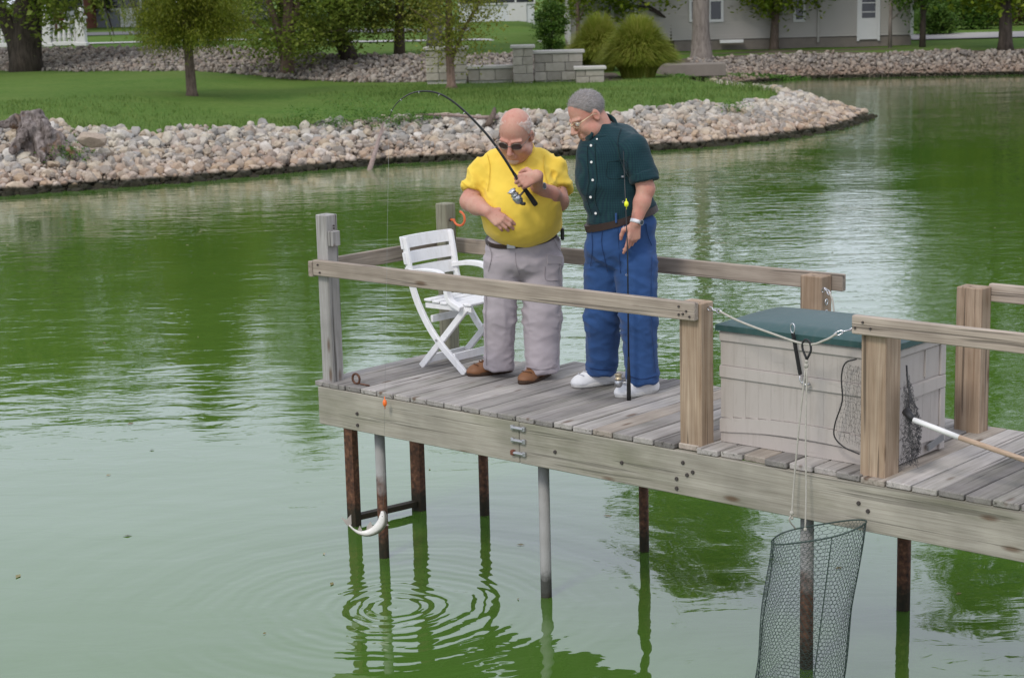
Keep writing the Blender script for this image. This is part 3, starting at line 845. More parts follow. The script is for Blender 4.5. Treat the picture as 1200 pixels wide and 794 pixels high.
for (p, r_) in (((3.465, -.052, .525), .012), ((3.466, -.052, .545), .009), ((3.432, -.12, -.185), .011), ((3.434, -.121, -.21), .008), ((3.52, -.14, -.245), .009)):
    MB().ball(p, (r_, r_ * .9, r_ * 1.1), 2).build('knot', M_rope, bk, True)
MB().tube(curve([(3.466, -.05, .555), (3.440, -.047, .61), (3.452, -.046, .645), (3.478, -.047, .64), (3.488, -.048, .60), (3.468, -.05, .555)], 5), .0055, 6).build('cord_loop', M_black, bk, True)
# chain and rope on the back post
lr = thing('back_gate_rope', 'short rope with shackles hanging from the back post behind the storage box', 'rope', dw(0, 0, 0), YAW)
link_chain([(2.842, 1.10, .66), (2.862, 1.09, .68), (2.885, 1.08, .672), (2.905, 1.07, .655)], lr)
twist('rope', [(2.900, 1.07, .668), (2.93, 1.06, .62), (2.95, 1.05, .50), (2.955, 1.05, .36)], .005, lr)
for z in (.60, .54, .48): MB().tube([(2.842 + .006, 1.13 + .012 * math.cos(a), z + .016 * math.sin(a)) for a in np.linspace(0, 6.28, 11)[:-1]], .004, 6, closed=True).build('shackle', M_steel, lr, True)

# landing net leaning on the box, its pole out along the dock
ln_ = thing('landing_net', 'black landing net with white and wooden pole leaning round the post by the storage box', 'landing net', dw(0, 0, 0), YAW)
hoopc = [(3.655, .085, .555), (3.60, .075, .53), (3.583, .07, .46), (3.590, .068, .35), (3.555, .066, .24), (3.55, .066, .17), (3.60, .07, .125), (3.68, .078, .10),
         (3.90, .20, .12), (3.955, .19, .25), (3.975, .16, .335), (3.945, .165, .43), (3.90, .17, .53)]
P = curve(hoopc[:8], 6); MB().tube(P, .0036, 7).build('hoop', M_black, ln_, True)
P = curve([(3.860, .19, .53), (3.885, .155, .47), (3.92, .115, .39), (3.935, .07, .332)], 6); MB().tube(P, .0042, 7).build('hoop', M_black, ln_, True)
pA, pB, pC, pD_ = (3.93, .062, .345), (3.985, .035, .318), (4.20, -.008 + .03, .262), (5.4, .03, .04 - .0)
MB().tube([pA, pB], [.020, .014], 10).build('socket', M_black, ln_, True)
M_polewhite = plain('white_pole', (.74, .73, .71), .4, .4, 0, .05)
pm = tuple(np.array(pB) * .42 + np.array((4.36, .085, .245)) * .58)
MB().tube([pB, (4.205, .055, .262)], .0125, 10).build('pole_sleeve', M_polewhite, ln_, True)
M_polewood = wood('pole_wood', 0, (.50, .38, .28), (.36, .25, .17), .05, .2, 0, False)
MB().tube([(4.206, .055, .262), (5.3, .13, TOP + .014)], .0125, 10).build('pole_shaft', M_polewood, ln_, True)
def netpanel(name, c0, c1, c2, c3, n, sag, jit):
    c0, c1, c2, c3 = map(np.array, (c0, c1, c2, c3)); r = np.random.default_rng(5); G = {}
    for i in range(n + 1):
        for j in range(n + 1):
            a, b_ = i / n, j / n
            p = (c0 * (1 - a) + c1 * a) * (1 - b_) + (c3 * (1 - a) + c2 * a) * b_
            e = min(a, 1 - a, b_, 1 - b_)
            G[i, j] = p + r.normal(size=3) * jit * np.array([1, .4, 1]) + np.array(sag) * math.sin(math.pi * a) * math.sin(math.pi * b_)
    s = []
    for i in range(n):
        for j in range(n): s += [(G[i, j], G[i + 1, j]), (G[i, j], G[i, j + 1])]
    o = wires(name, s, .00055, M_netbl, ln_); o['kind'] = 'stuff'; return o
netpanel('net_mesh', (3.60, .075, .53), (3.72, .10, .50), (3.72, .10, .11), (3.56, .068, .16), 17, (0, .0, 0), .005)
netpanel('net_mesh', (3.868, .17, .46), (3.93, .08, .34), (3.965, .13, TOP + .06), (3.875, .12, TOP + .03), 26, (.015, -.02, 0), .009)
netpanel('net_mesh', (3.870, .19, .50), (3.925, .10, .36), (3.95, .17, TOP + .10), (3.88, .17, TOP + .02), 24, (.03, .02, 0), .009)

# ------------------------------------------------------------------ trees and planting
def gg(px, py):
    d = ray(px, py); Ys = np.arange(28, 140, .1); P = np.array([0, 0, CZ])[None] + d[None] * (Ys / d[1])[:, None]
    h, _ = height(P[:, 0], P[:, 1]); k = np.argmax(P[:, 2] < h)
    return np.array([P[k, 0], P[k, 1], h[k]])
def bark(name, a, b, sc_=9):
    t = NT(name)
    n = t.noise(t.coord('Object', (sc_ * 1.6, sc_ * 1.6, sc_ * .35)), 1.0, 5, .65, .8); n2 = t.noise(t.coord('Object'), 1.3, 3)
    c = t.ramp(n, [(.3, b), (.62, a)])
    c = t.mix(t.math('MULTIPLY', n2, .5), c, tuple(x * .55 for x in a))
    return t.fin(c, .95, t.bump(n, 1.0, .03), .1)
M_barkdark = bark('dark_willow_bark', (.105, .085, .070), (.030, .024, .020), 5)
M_barkgrey = bark('grey_bark', (.27, .235, .205), (.12, .10, .088), 6)
M_barkbirch = bark('peeling_birch_bark', (.27, .19, .15), (.09, .06, .045), 12)
M_barkbrown = bark('brown_bark', (.19, .145, .115), (.07, .05, .04), 14)

def leaf_quads(C, size, r, droop=0.0, aspect=1.7, flat=.5):
    """one small folded leaf per centre: two triangles-wide diamonds with random tilt"""
    n = len(C); a = r.uniform(0, 6.283, n)
    d = np.c_[np.cos(a), np.sin(a), r.normal(0, .45, n) - droop]; d /= np.linalg.norm(d, axis=1)[:, None]
    nn = np.c_[r.normal(0, flat, n), r.normal(0, flat, n), np.ones(n)]
    s = np.cross(d, nn); s /= np.linalg.norm(s, axis=1)[:, None] + 1e-9
    L = (size * r.uniform(.65, 1.35, n))[:, None]
    V = np.stack([C - d * L * .5, C + s * L * .5 / aspect, C + d * L * .5, C - s * L * .5 / aspect], 1).reshape(-1, 3)
    return V, np.arange(n * 4).reshape(-1, 4)
def crown_points(r, n_cl, n_leaf, prof, z0, z1, spread, shell=.55, hang=0.0, sq=1.0):
    """leaf centres: clumps scattered in a crown whose radius at height fraction f is prof(f)"""
    f = r.random(n_cl * 3); keepp = r.random(n_cl * 3) < np.clip(np.array([prof(q) for q in f]) / max(prof(q) for q in np.linspace(0, 1, 20)), .12, 1); f = f[keepp][:n_cl]
    rad = np.array([prof(q) for q in f]) * (shell + (1 - shell) * r.random(len(f))) * r.uniform(.72, 1.12, len(f))
    a = r.uniform(0, 6.283, len(f))
    C = np.c_[rad * np.cos(a), rad * np.sin(a) * sq, z0 + (z1 - z0) * f]
    k = r.integers(int(n_leaf * .5), int(n_leaf * 1.5), len(f))
    P = np.repeat(C, k, 0); sp_ = np.repeat(spread * r.uniform(.6, 1.4, len(f)), k)
    P = P + r.normal(size=P.shape) * sp_[:, None] * np.array([1, 1, .62]) - np.c_[np.zeros((len(P), 2)), hang * np.abs(r.normal(size=len(P)))]
    return C, P
def trunk_mesh(m, pts, rad, n=9):
    m.tube(pts, rad, n); return m
def tree(name, label, cat, base, stems, prof, z0, z1, n_cl, n_leaf, spread, size, lmat, bmat, r, group=None, droop=0.0, hang=0.0, shell=.5, limbs=14, off=(0, 0), sq=1.0, aspect=1.7):
    root = thing(name, label, cat, base, 0, group)
    C, P = crown_points(r, n_cl, n_leaf, prof, z0, z1, spread, shell, hang, sq)
    C = C + np.array([off[0], off[1], 0]); P = P + np.array([off[0], off[1], 0])
    m = MB(); tips = []
    for pts, rr in stems:
        m.tube(pts, rr, 10)
        tips.append((np.array(pts, float), rr))
    for i in range(min(limbs, len(C))):
        c = C[i]
        pts, rr = tips[int(r.integers(len(tips)))]
        ss = [(np.linalg.norm(q - (c - np.array([0, 0, .35 * np.linalg.norm(c[:2] - q[:2])]))), k) for k, q in enumerate(pts[1:], 1)]
        k = min(ss)[1]; q = pts[k]; rq = rr[k] if hasattr(rr, '__len__') else rr
        mid = (q + c) / 2 + np.array([0, 0, .08 * np.linalg.norm(c - q)])
        m.tube([q, mid, c], [rq * .36, rq * .2, .008], 6)
    m.build('trunk', bmat, root, True)
    V, F = leaf_quads(P, size, r, droop, aspect)
    mk('crown', V, F, lmat, root)
    return root
L_dark = leafmat('deep_green_leaves', [(.15, (.045, .105, .018)), (.5, (.090, .175, .028)), (.9, (.160, .240, .045))], .45)
L_mid = leafmat('mid_green_leaves', [(.15, (.105, .170, .026)), (.5, (.200, .265, .040)), (.9, (.300, .335, .070))], .52)
L_yel = leafmat('yellow_green_leaves', [(.12, (.130, .165, .022)), (.5, (.240, .265, .040)), (.9, (.350, .330, .075))], .5)
L_lime = leafmat('lime_green_leaves', [(.12, (.070, .130, .010)), (.5, (.165, .240, .018)), (.9, (.280, .310, .035))], .48)
L_cyp = leafmat('feathery_cypress_leaves', [(.12, (.075, .110, .012)), (.5, (.155, .190, .018)), (.93, (.25, .25, .03)), (1, (.38, .24, .04))], .45)
rt = np.random.default_rng(21)

# willow, upper left
b = gg(31, 84)
W0 = lambda x, y, z: (x, y, z)
stems = [([(0, 0, -.2), (0, 0, .6), (.05, 0, 1.6), (.28, .1, 3.2), (.5, .2, 5.5)], [.60, .52, .40, .30, .14]),
         ([(-.12, 0, .2), (-.25, 0, 1.0), (-.62, -.1, 1.9), (-1.1, -.1, 2.8), (-2.2, -.3, 4.6)], [.42, .34, .22, .17, .08]),
         ([(.1, 0, .3), (.22, .05, 1.1), (.36, .1, 2.2), (.75, .2, 3.4), (1.6, .4, 5.4)], [.42, .36, .30, .24, .10])]
tree('willow_tree', 'old dark forked willow at the left edge of the lawn', 'tree', b, stems, lambda f: 4.6 * math.sin(math.pi * (.12 + .80 * f)) ** .7, 2.1, 9.6, 130, 110, .45, .20, L_mid, M_barkdark, rt, None, .5, .45, .5, 16, (-.8, 0))
wil = bpy.data.objects['willow_tree']
sV = []
for k in range(34):
    x0 = rt.uniform(1.0, 4.2); y0 = rt.uniform(-1.5, 1.0); zt = rt.uniform(3.6, 4.6); L = rt.uniform(1.2, 3.2)
    sway = rt.uniform(.1, .8)
    nL = int(L * 16); tt = np.linspace(0, 1, nL)
    sV.append(np.c_[x0 + sway * tt ** 1.5 + rt.normal(0, .03, nL), y0 + rt.normal(0, .03, nL), zt - L * tt])
V, F = leaf_quads(np.concatenate(sV), .17, rt, 1.2, 3.5); mk('hanging_foliage', V, F, L_mid, wil)
m = MB()
for k in range(8):
    x0 = rt.uniform(1.2, 3.6); m.tube([(x0 - 1.2, .1, 4.4), (x0 - .5, 0, 3.6), (x0 + .2, -.2, 2.3), (x0 + .5, -.2, rt.uniform(1.0, 1.7))], [.05, .03, .02, .008], 5)
m.build('hanging_branch', M_barkdark, wil, True)

# feathery cypress
b = gg(225, 113)
tree('cypress_tree', 'young feathery cypress with a straight slim trunk on the lawn', 'tree', b, [([(0, 0, -.1), (0, 0, .12), (-.03, 0, 1.4), (-.06, 0, 3.5), (-.05, 0, 6.2)], [.20, .135, .105, .07, .015])],
     lambda f: 1.72 * (1 - f) ** .8 + .08, 1.5, 6.6, 520, 150, .17, .10, L_cyp, M_barkbrown, rt, None, .9, .20, .3, 60, (.06, 0), 1.0, 4.5)
# river birch by the upper bank
b = gg(337, 90)
tree('river_birch', 'multi stemmed bushy birch with reddish peeling bark before the stone slope', 'tree', b,
     [([(0, 0, -.1), (.02, 0, .8), (.12, 0, 2.0), (.25, 0, 4.2), (.3, .1, 8.0)], [.24, .19, .15, .11, .03]),
      ([(-.05, 0, .5), (-.25, 0, 1.5), (-.55, -.1, 2.6), (-.9, -.1, 4.6)], [.15, .12, .09, .04]),
      ([(.1, 0, .9), (.35, .1, 2.0), (.8, .2, 3.4), (1.3, .2, 5.0)], [.12, .10, .08, .03])],
     lambda f: (3.0 * (1 - f) ** .75 + .12) * (1 if f > .12 else .55 + 3.7 * f), .95, 10.2, 240, 140, .36, .125, L_mid, M_barkbirch, rt, None, .4, .2, .3, 30, (.25, 0))
# bushy tree behind, centre left
b = gg(412, 72)
tree('bushy_tree', 'leafy dark green tree with low branches over the stone slope', 'tree', b, [([(0, 0, -.1), (-.35, 0, .9), (-.6, 0, 2.2), (-.5, 0, 4.5)], [.3, .24, .2, .08])],
     lambda f: 2.4 * math.sin(math.pi * (.18 + .78 * f)) ** .8, .75, 6.0, 125, 150, .36, .125, L_mid, M_barkdark, rt, None, .3, .15, .35, 18, (-.2, .3))
b = gg(468, 66)
tree('yellowing_tree', 'light yellow green tree behind the left end of the stone wall', 'tree', b, [([(0, 0, -.1), (.05, 0, 1.2), (.1, 0, 3.0), (.0, 0, 5.2)], [.2, .15, .12, .04])],
     lambda f: 2.0 * math.sin(math.pi * (.15 + .82 * f)) ** .8, 1.0, 6.6, 170, 140, .36, .115, L_yel, M_barkbrown, rt, None, .4, .2, .4, 18)
# thin birch in the middle with sparse leaves
b = gg(529, 104)
tree('sparse_birch', 'slender birch with thin yellow green leaves in front of the stone wall', 'tree', b,
     [([(0, 0, -.1), (0, 0, .12), (-.03, 0, 1.2), (.02, 0, 2.6), (-.05, 0, 4.4), (0, 0, 7.6)], [.24, .125, .10, .085, .06, .02]),
      ([(0, 0, .7), (.35, .05, 1.5), (.85, .1, 2.3), (1.5, .1, 3.0)], [.06, .05, .04, .015])],
     lambda f: (1.9 * math.sin(math.pi * (.10 + .80 * f)) ** .8), .95, 8.0, 300, 80, .32, .085, L_yel, M_barkbirch, rt, None, .5, .25, .15, 34, (.25, 0))
# thick grey trunk behind the wall
b = gg(510, 60)
tree('grey_trunk_tree', 'tall tree with thick smooth grey trunk behind the left end of the stone wall', 'tree', b, [([(0, 0, -.2), (0, 0, .4), (.02, 0, 2.4), (.05, 0, 4.5), (0, 0, 8)], [.42, .27, .23, .2, .08])],
     lambda f: 2.1 * math.sin(math.pi * (.1 + .85 * f)) ** .8, 4.2, 9.5, 90, 90, .4, .2, L_mid, M_barkgrey, rt, None, .2, .1, .5, 16)
# dark upright shrub and slim trunk behind the low walls
b = gg(647, 62)
tree('upright_shrub', 'small dark green oval shrub behind the raised end of the stone wall', 'shrub', b, [([(0, 0, -.1), (0, 0, .5), (0, 0, 1.2)], [.05, .04, .02])],
     lambda f: .62 * math.sin(math.pi * (.12 + .84 * f)) ** .7, .08, 1.75, 90, 60, .11, .10, L_dark, M_barkbrown, rt, None, .1, 0, .4, 10)
b = gg(677, 66)
tree('slim_tree', 'slim pinkish trunk with loose yellow green leaves behind the ornamental grass', 'tree', b, [([(0, 0, -.1), (.03, 0, 1.2), (0, 0, 3.5), (0, 0, 5)], [.085, .075, .06, .02])],
     lambda f: 1.5 * math.sin(math.pi * (.12 + .84 * f)) ** .7, 1.5, 5.6, 80, 60, .3, .15, L_lime, M_barkbirch, rt, None, .4, .1, .3, 18, (.2, 0))
b = gg(786, 60)
tree('yard_tree', 'brown trunked tree with lime leaves near the left part of the grey house', 'tree', b, [([(0, 0, -.1), (0, 0, 1.2), (-.04, 0, 3.5), (0, 0, 6)], [.21, .17, .15, .05])],
     lambda f: 2.9 * math.sin(math.pi * (.10 + .86 * f)) ** .7, 1.55, 7.0, 100, 70, .36, .19, L_lime, M_barkdark, rt, None, .4, .2, .45, 20, (-1.1, -.5))
# the big grey trunk beside the house and the tall crown it carries
b = gg(822, 69)
tree('large_maple', 'large grey trunked maple standing on the bank close to the grey house', 'tree', b, [([(0, 0, -.3), (0, 0, .15), (-.02, 0, 1.0), (.02, 0, 3.4), (.05, 0, 7.0), (0, 0, 15)], [.62, .40, .31, .30, .25, .05]), ([(.02, 0, 3.0), (.7, 0, 5.2), (1.4, .2, 9.0)], [.2, .15, .05])],
     lambda f: 3.5 * math.sin(math.pi * (.10 + .84 * f)) ** .65, 8.2, 18.6, 210, 120, .5, .26, L_mid, M_barkgrey, rt, None, .2, .1, .35, 30)
b = gg(907, 58)
tree('small_maple', 'small maple with low bright green crown in front of the grey siding', 'tree', b, [([(0, 0, -.1), (0, 0, .1), (.04, 0, 1.0), (.1, 0, 2.0), (.1, 0, 5)], [.26, .18, .15, .14, .05])],
     lambda f: 2.1 * math.sin(math.pi * (.10 + .86 * f)) ** .6, 1.55, 6.2, 120, 100, .33, .17, L_lime, M_barkbrown, rt, None, .4, .15, .45, 20, (.45, 0))
b = gg(1043, 56)
tree('weeping_sapling', 'thin sapling with dull drooping leaves beside the white house door', 'tree', b, [([(0, 0, -.1), (0, 0, 1.0), (.05, 0, 2.4), (.1, 0, 4)], [.08, .065, .06, .02])],
     lambda f: .95 * math.sin(math.pi * (.10 + .86 * f)) ** .7, 1.2, 4.6, 60, 50, .22, .13, L_dark, M_barkgrey, rt, None, .8, .2, .4, 14, (.7, 0))
b = gg(1081, 55)
tree('corner_tree', 'slim grey tree by the right hand corner of the grey house', 'tree', b, [([(0, 0, -.1), (0, 0, 1.0), (-.03, 0, 2.6), (0, 0, 5)], [.13, .11, .10, .03])],
     lambda f: 1.5 * math.sin(math.pi * (.10 + .86 * f)) ** .7, 1.9, 6.2, 80, 80, .3, .16, L_dark, M_barkdark, rt, None, .5, .2, .4, 16, (.2, 0))
b = gg(1178, 58)
tree('shore_maple', 'tall lime green maple on the far stone bank near the right edge', 'tree', b, [([(0, 0, -.2), (0, 0, .3), (-.02, 0, 1.4), (-.2, 0, 3.0), (-.2, 0, 8), (0, 0, 16)], [.34, .25, .21, .19, .15, .05]), ([(-.02, 0, 1.5), (.6, 0, 3.2), (1.3, 0, 6)], [.15, .13, .05])],
     lambda f: 3.3 * math.sin(math.pi * (.12 + .80 * f)) ** .6, 1.75, 21.0, 330, 120, .5, .24, L_lime, M_barkdark, rt, None, .3, .15, .35, 34, (-.2, 0))

# hedges and far trees that close the view
def hedge(name, label, base, rx, ry, h, lm, nl=5000, size=.2, cat='hedge', group=None):
    root = thing(name, label, cat, base, 0, group)
    a = rt.uniform(0, 6.283, nl); q = rt.random(nl) ** .4; f = rt.random(nl) ** .8
    bumpy = 1 + .18 * np.sin(a * 5 + base[0]) + .12 * np.sin(a * 11)
    k = np.sqrt(np.clip(1 - (f * .96) ** 2.5, .05, 1)) * bumpy
    P = np.c_[rx * q * k * np.cos(a), ry * q * k * np.sin(a), h * f * (1 + .1 * np.sin(a * 7)) + .05]
    V, F = leaf_quads(P + rt.normal(0, .1, P.shape), size, rt); mk('crown', V, F, lm, root)
    m = MB()
    for k in range(5): m.tube([(rx * (k - 2) / 3.2, 0, -.1), (rx * (k - 2) / 3.0, .1, h * .7)], [.07, .03], 6)
    m.build('trunk', M_barkdark, root, True)
    return root
def yat(px, Y, z=None):
    d = ray(px, 20); x = d[0] / d[1] * Y; return np.array([x, Y, hz(x, Y)])
hedge('hedge', 'dark clipped hedge beyond the driveway at the far right', yat(1122, 86), 2.2, 1.0, 1.3, L_dark, 6000, .18)
hedge('shrub', 'reddish brown shrub by the driveway behind the lime maple', yat(1182, 90), 2.6, 1.0, 1.25, leafmat('brownish_leaves', [(.1, (.06, .045, .02)), (.5, (.11, .085, .035)), (.9, (.14, .14, .05))], .3), 4500, .18, 'shrub')
hedge('shrub', 'low dark bush right of the grey house wall', yat(1098, 80), .9, .8, 1.1, L_dark, 2500, .16, 'shrub')
for k, (px, Y, zt, lm, nm) in enumerate(((1095, 100, 9, L_mid, 'broad'), (1230, 104, 13, L_dark, 'dense dark'), (700, 96, 9, L_mid, 'rounded'), (602, 122, 11, L_dark, 'tall dark'), (452, 112, 10, L_mid, 'loose leaved'), (330, 118, 12, L_dark, 'wide dark'),
                                     (222, 108, 18, L_yel, 'yellowish'), (100, 106, 18, L_mid, 'bushy'), (-60, 96, 17, L_dark, 'spreading'), (1330, 90, 12, L_mid, 'leafy'), (905, 112, 12, L_mid, 'high crowned'), (-240, 80, 10, L_mid, 'low branched'))):
    b = yat(px, Y)
    lab = {0: 'broad tree beyond the driveway right of the grey house', 1: 'dense dark tree behind the lime maple at the right edge', 2: 'rounded tree behind the left end of the grey house', 3: 'tall dark tree far behind the middle of the stone wall',
           4: 'loose leaved tree far behind the yellow green tree', 5: 'wide dark tree far behind the multi stemmed birch', 6: 'yellowish tree across the street behind the cypress', 7: 'bushy tree far behind the forked willow',
           8: 'spreading dark tree beyond the left edge', 9: 'leafy tree beyond the right edge', 10: 'high crowned tree behind the roof of the grey house', 11: 'low branched tree beyond the left bank'}[k]
    tree('background_tree', lab, 'tree', b, [([(0, 0, -.2), (0, 0, 2), (.1, 0, 4), (0, 0, zt * .8)], [.3, .25, .2, .06])],
         lambda f, q=zt: q * .40 * math.sin(math.pi * (.12 + .82 * f)) ** .7, 1.0 if k not in (3, 4, 10, 5) else 2.0, zt, 190, 130, .60, .42, lm, M_barkdark, rt, 'trees closing the view beyond the pond', .2, .1, .4, 14)

# ornamental grass mounds
L_orn = leafmat('ornamental_grass_blades', [(.1, (.11, .175, .018)), (.5, (.260, .310, .040)), (.9, (.46, .43, .11))], .55, .6, 1.4)
def mound(label, base, rad, h, n):
    root = thing('grass_mound', label, 'ornamental grass', base)
    a = rt.uniform(0, 6.283, n); q = np.sqrt(rt.random(n)); ln = h * rt.uniform(.75, 1.25, n)
    dirv = np.c_[np.cos(a), np.sin(a), np.zeros(n)]; side = np.c_[-np.sin(a), np.cos(a), np.zeros(n)]
    side = side + rt.normal(0, .3, side.shape)
    root_p = dirv * (q * rad * .40)[:, None]; out = (.16 + .50 * q ** 1.3) * rad * rt.uniform(.7, 1.2, n); ln = ln * np.sqrt(1 - .70 * q ** 2.4) * .98
    Vs = []; K = 5
    for k in range(K + 1):
        f = k / K
        c = root_p + dirv * (out * f ** 1.5)[:, None] + np.c_[np.zeros((n, 2)), ln * (f * 1.45 - (.52 + .50 * q ** 2) * f ** 2.3)]
        wd = .0095 * (1 - f) ** .6 + .0015
        Vs += [c - side * wd, c + side * wd]
    V = np.stack(Vs, 1).reshape(-1, 3); mm = 2 * (K + 1)
    F = np.concatenate([np.c_[np.arange(n) * mm + 2 * k, np.arange(n) * mm + 2 * k + 1, np.arange(n) * mm + 2 * k + 3, np.arange(n) * mm + 2 * k + 2] for k in range(K)])
    mk('blades', V, F, L_orn, root, True)
    return root
b = gg(748, 91); mound('large round mound of arching green ornamental grass by the stone wall', b, 1.22, 1.72, 14000)
b = gg(702, 84); mound('smaller paler ornamental grass mound half hidden behind the large one', b, 1.15, 1.72, 10000)

# weeds among the stones and at the lawn edge
L_weed = leafmat('weed_leaves', [(.1, (.05, .12, .018)), (.5, (.09, .20, .03)), (.9, (.17, .28, .06))], .45)
wspots = [(361, 151, .20, 'bushy green weed on the stones, first left of the bent rod tip'), (392, 154, .14, 'small green weed on the stones near the leaning driftwood'), (421, 147, .24, 'broad green weed at the top of the stones left of the rod'), (446, 153, .18, 'rounded weed between stones under the rod tip'), (478, 150, .17, 'green weed just right of the rod tip on the stones'),
          (497, 146, .14, 'little weed right below the lawn edge by the bent rod'), (77, 194, .18, 'weed sprouting beneath the old stump'), (856, 136, .15, 'lone green weed high on the stone point'), (700, 78, .15, None)][:8]
for px, py, s, lab in wspots:
    p = gg(px, py); n = int(330 * s / .15)
    root = thing('weed', lab, 'weed', p + np.array([0, 0, .08]), 0, 'weeds among the bank stones')
    C = rt.normal(size=(n, 3)) * np.array([s * 1.3, s * 1.1, s * .55]) + np.array([0, 0, s * .7])
    V, F = leaf_quads(C, .07, rt, .0, 2.2); mk('leaves', V, F, L_weed, root)
P = []
for px in range(792, 944, 2):
    for k in range(4): P.append(gg(px + rt.uniform(-2, 2), rt.uniform(89, 93) + max(0, (px - 880) * .08))[:3])
P = np.array(P); P = np.repeat(P, 16, 0) + rt.normal(0, .12, (len(P) * 16, 3)) * np.array([1, 1, .15])
V, F = leaf_quads(P + np.array([0, 0, .08]), .09, rt, -.3, 2.5)
o = mk('weeds', V, F, L_weed, None); tag(o, 'band of pale weeds along the far edge of the lawn point', 'weeds', None, 'stuff')
P = along(near, 2.4, 3.4, 5200, rt); z, d = height(*P.T); kz = (np.sin(P[:, 0] * 2.1) + np.sin(P[:, 0] * 5.3 + 1) > .2)
o = blades('grass', np.c_[P, z + .03][kz], .10 + .12 * rt.random(kz.sum()), .014, .8, M_grass, rt); tag(o, 'longer ragged grass tufts where the lawn meets the stones', 'grass', None, 'stuff')

# driftwood
M_drift = bark('bleached_driftwood', (.42, .33, .29), (.22, .15, .125), 16)
a = gz(432, 199, .0); c = gg(450, 163) + np.array([0, 0, .30])
dr = MB(); dr.tube([a + np.array([0, 0, -.05]), a * .6 + c * .4 + np.array([.03, 0, .03]), c], [.055, .045, .018], 8); dr.tube([a * .45 + c * .55, a * .3 + c * .7 + np.array([.12, 0, .16])], [.03, .01], 6)
tag(dr.build('driftwood', M_drift, None, True), 'bleached driftwood branch leaning from the water up the stones', 'driftwood')
a, c = gg(487, 147) + np.array([0, 0, .22]), gg(585, 151) + np.array([0, 0, .22])
dr = MB(); dr.tube([a, a * .6 + c * .4 + np.array([0, 0, .02]), a * .25 + c * .75 + np.array([0, 0, -.01]), c], [.02, .035, .035, .05], 7)
tag(dr.build('driftwood', M_drift, None, True), 'long thin grey stick lying level along the stones behind the anglers', 'driftwood')
a, c = gg(572, 158) + np.array([0, 0, .2]), gg(580, 141) + np.array([0, 0, .24])
dr = MB(); dr.tube([a, (a + c) / 2 + np.array([.05, 0, .05]), c], [.07, .06, .03], 7)
tag(dr.build('driftwood', M_barkbrown, None, True), 'short dark driftwood log among stones behind the man in yellow', 'driftwood')
# old stump of silvery wood
sb = gg(48, 186)
stp = thing('tree_stump', 'weathered grey and rust coloured stump with splayed roots on the stone bank', 'stump', sb)
t = NT('silvery_stump')
n_ = t.noise(t.coord('Object', (9, 9, 2.2)), 1.0, 5, .6, 1.2); n2_ = t.noise(t.coord('Object'), 2.2, 3)
cc = t.mix(t.ramp(n2_, [(.58, (0, 0, 0)), (.70, (.75, .75, .75))]), t.ramp(n_, [(.35, (.055, .042, .036)), (.6, (.24, .205, .19)), (.8, (.36, .33, .31))]), (.24, .13, .06))
M_stump = t.fin(cc, .95, t.bump(n_, 1.0, .04), .1)
m = MB()
m.tube([(-.1, .1, -.1), (-.08, .1, .35), (-.15, .15, .85)], [.42, .34, .22], 9)
for (dx, dz, r_, L) in ((-.75, .62, .13, .1), (-.45, .1, .14, .3), (.15, -.05, .13, .4), (.45, -.18, .15, .3), (.75, -.05, .10, .2), (.1, .75, .10, .0), (.30, .4, .13, .2), (-.25, .35, .16, .3)):
    m.tube([(-.08, .1, .55), (dx * .55, -.05 - L * .4, (dz + .6) / 2 + .08), (dx, -.1 - L, dz)], [.20, r_, r_ * .45], 7)
o = m.build('stump_wood', M_stump, stp, True)
md = o.modifiers.new('rm', 'REMESH'); md.mode = 'VOXEL'; md.voxel_size = .035
tx = bpy.data.textures.new('gnarl', 'CLOUDS'); tx.noise_scale = .16
dm = o.modifiers.new('d', 'DISPLACE'); dm.texture = tx; dm.strength = .12; dm.mid_level = .5
for (dx, dy, dz, s, lab) in ((1.02, -.05, .18, .20, 0),):
    V_, F_ = VAR_HI[3]; o = mk('boulder', V_ * np.array([.30, .22, .19]), F_, M_stone, None); o.location = sb + np.array((dx, -.1, .30)); o.rotation_euler = (.1, .12, .3)
    tag(o, 'flat grey boulder lying against the right side of the stump', 'boulder')
for (px, py, s) in ((88, 205, .17),): pass

# ------------------------------------------------------------------ stone walls at the back of the lawn
def wallmat():
    t = NT('split_limestone'); n = t.noise(t.coord('Object'), 7, 5, .6); ob = t.obrand()
    c = t.mix(n, (.27, .245, .20), (.43, .40, .345)); h = t.node('ShaderNodeHueSaturation'); t.link(c, h.inputs['Color'])
    t.link(t.math('ADD', t.math('MULTIPLY', ob, .35), .8), h.inputs['Value'])
    return t.fin(h.outputs[0], .95, t.bump(n, .7, .03), .1)
M_wall = wallmat(); M_cap = plain('limestone_coping', (.46, .44, .40), .9, .1, 0, .12, 5, .4, 30)
def wall_block(root, x0, x1, y0, th, z0, z1, cap=.09, course=.2):
    """coursed stones, recessed joints and a coping slab"""
    m = MB(); m.box(((x0 + x1) / 2, y0 + th / 2 + .02, (z0 - .3 + z1) / 2), (x1 - x0 - .05, th - .06, z1 - z0 + .29)); m.build('wall_core', M_cap, root)
    nz_ = max(1, round((z1 - z0) / course)); hh = (z1 - z0 + .06) / nz_
    for j in range(nz_):
        x = x0; zc = z0 - .06 + hh * (j + .5)
        while x < x1 - .02:
            L = min(rt.uniform(.25, .6), x1 - x)
            if x1 - x - L < .14: L = x1 - x
            m = MB(); m.box((0, 0, 0), (L - .012, th, hh - .012), None, .012)
            o = m.build('wall_stone', M_wall, root); o.location = (x + L / 2, y0 + th / 2 - rt.uniform(0, .012), zc); x += L
    m = MB(); m.box(((x0 + x1) / 2, y0 + th / 2, z1 + cap / 2), (x1 - x0 + .12, th + .12, cap), None, .015); m.build('coping', M_cap, root)
def wx(px, Y): d = ray(px, 80); return d[0] / d[1] * Y
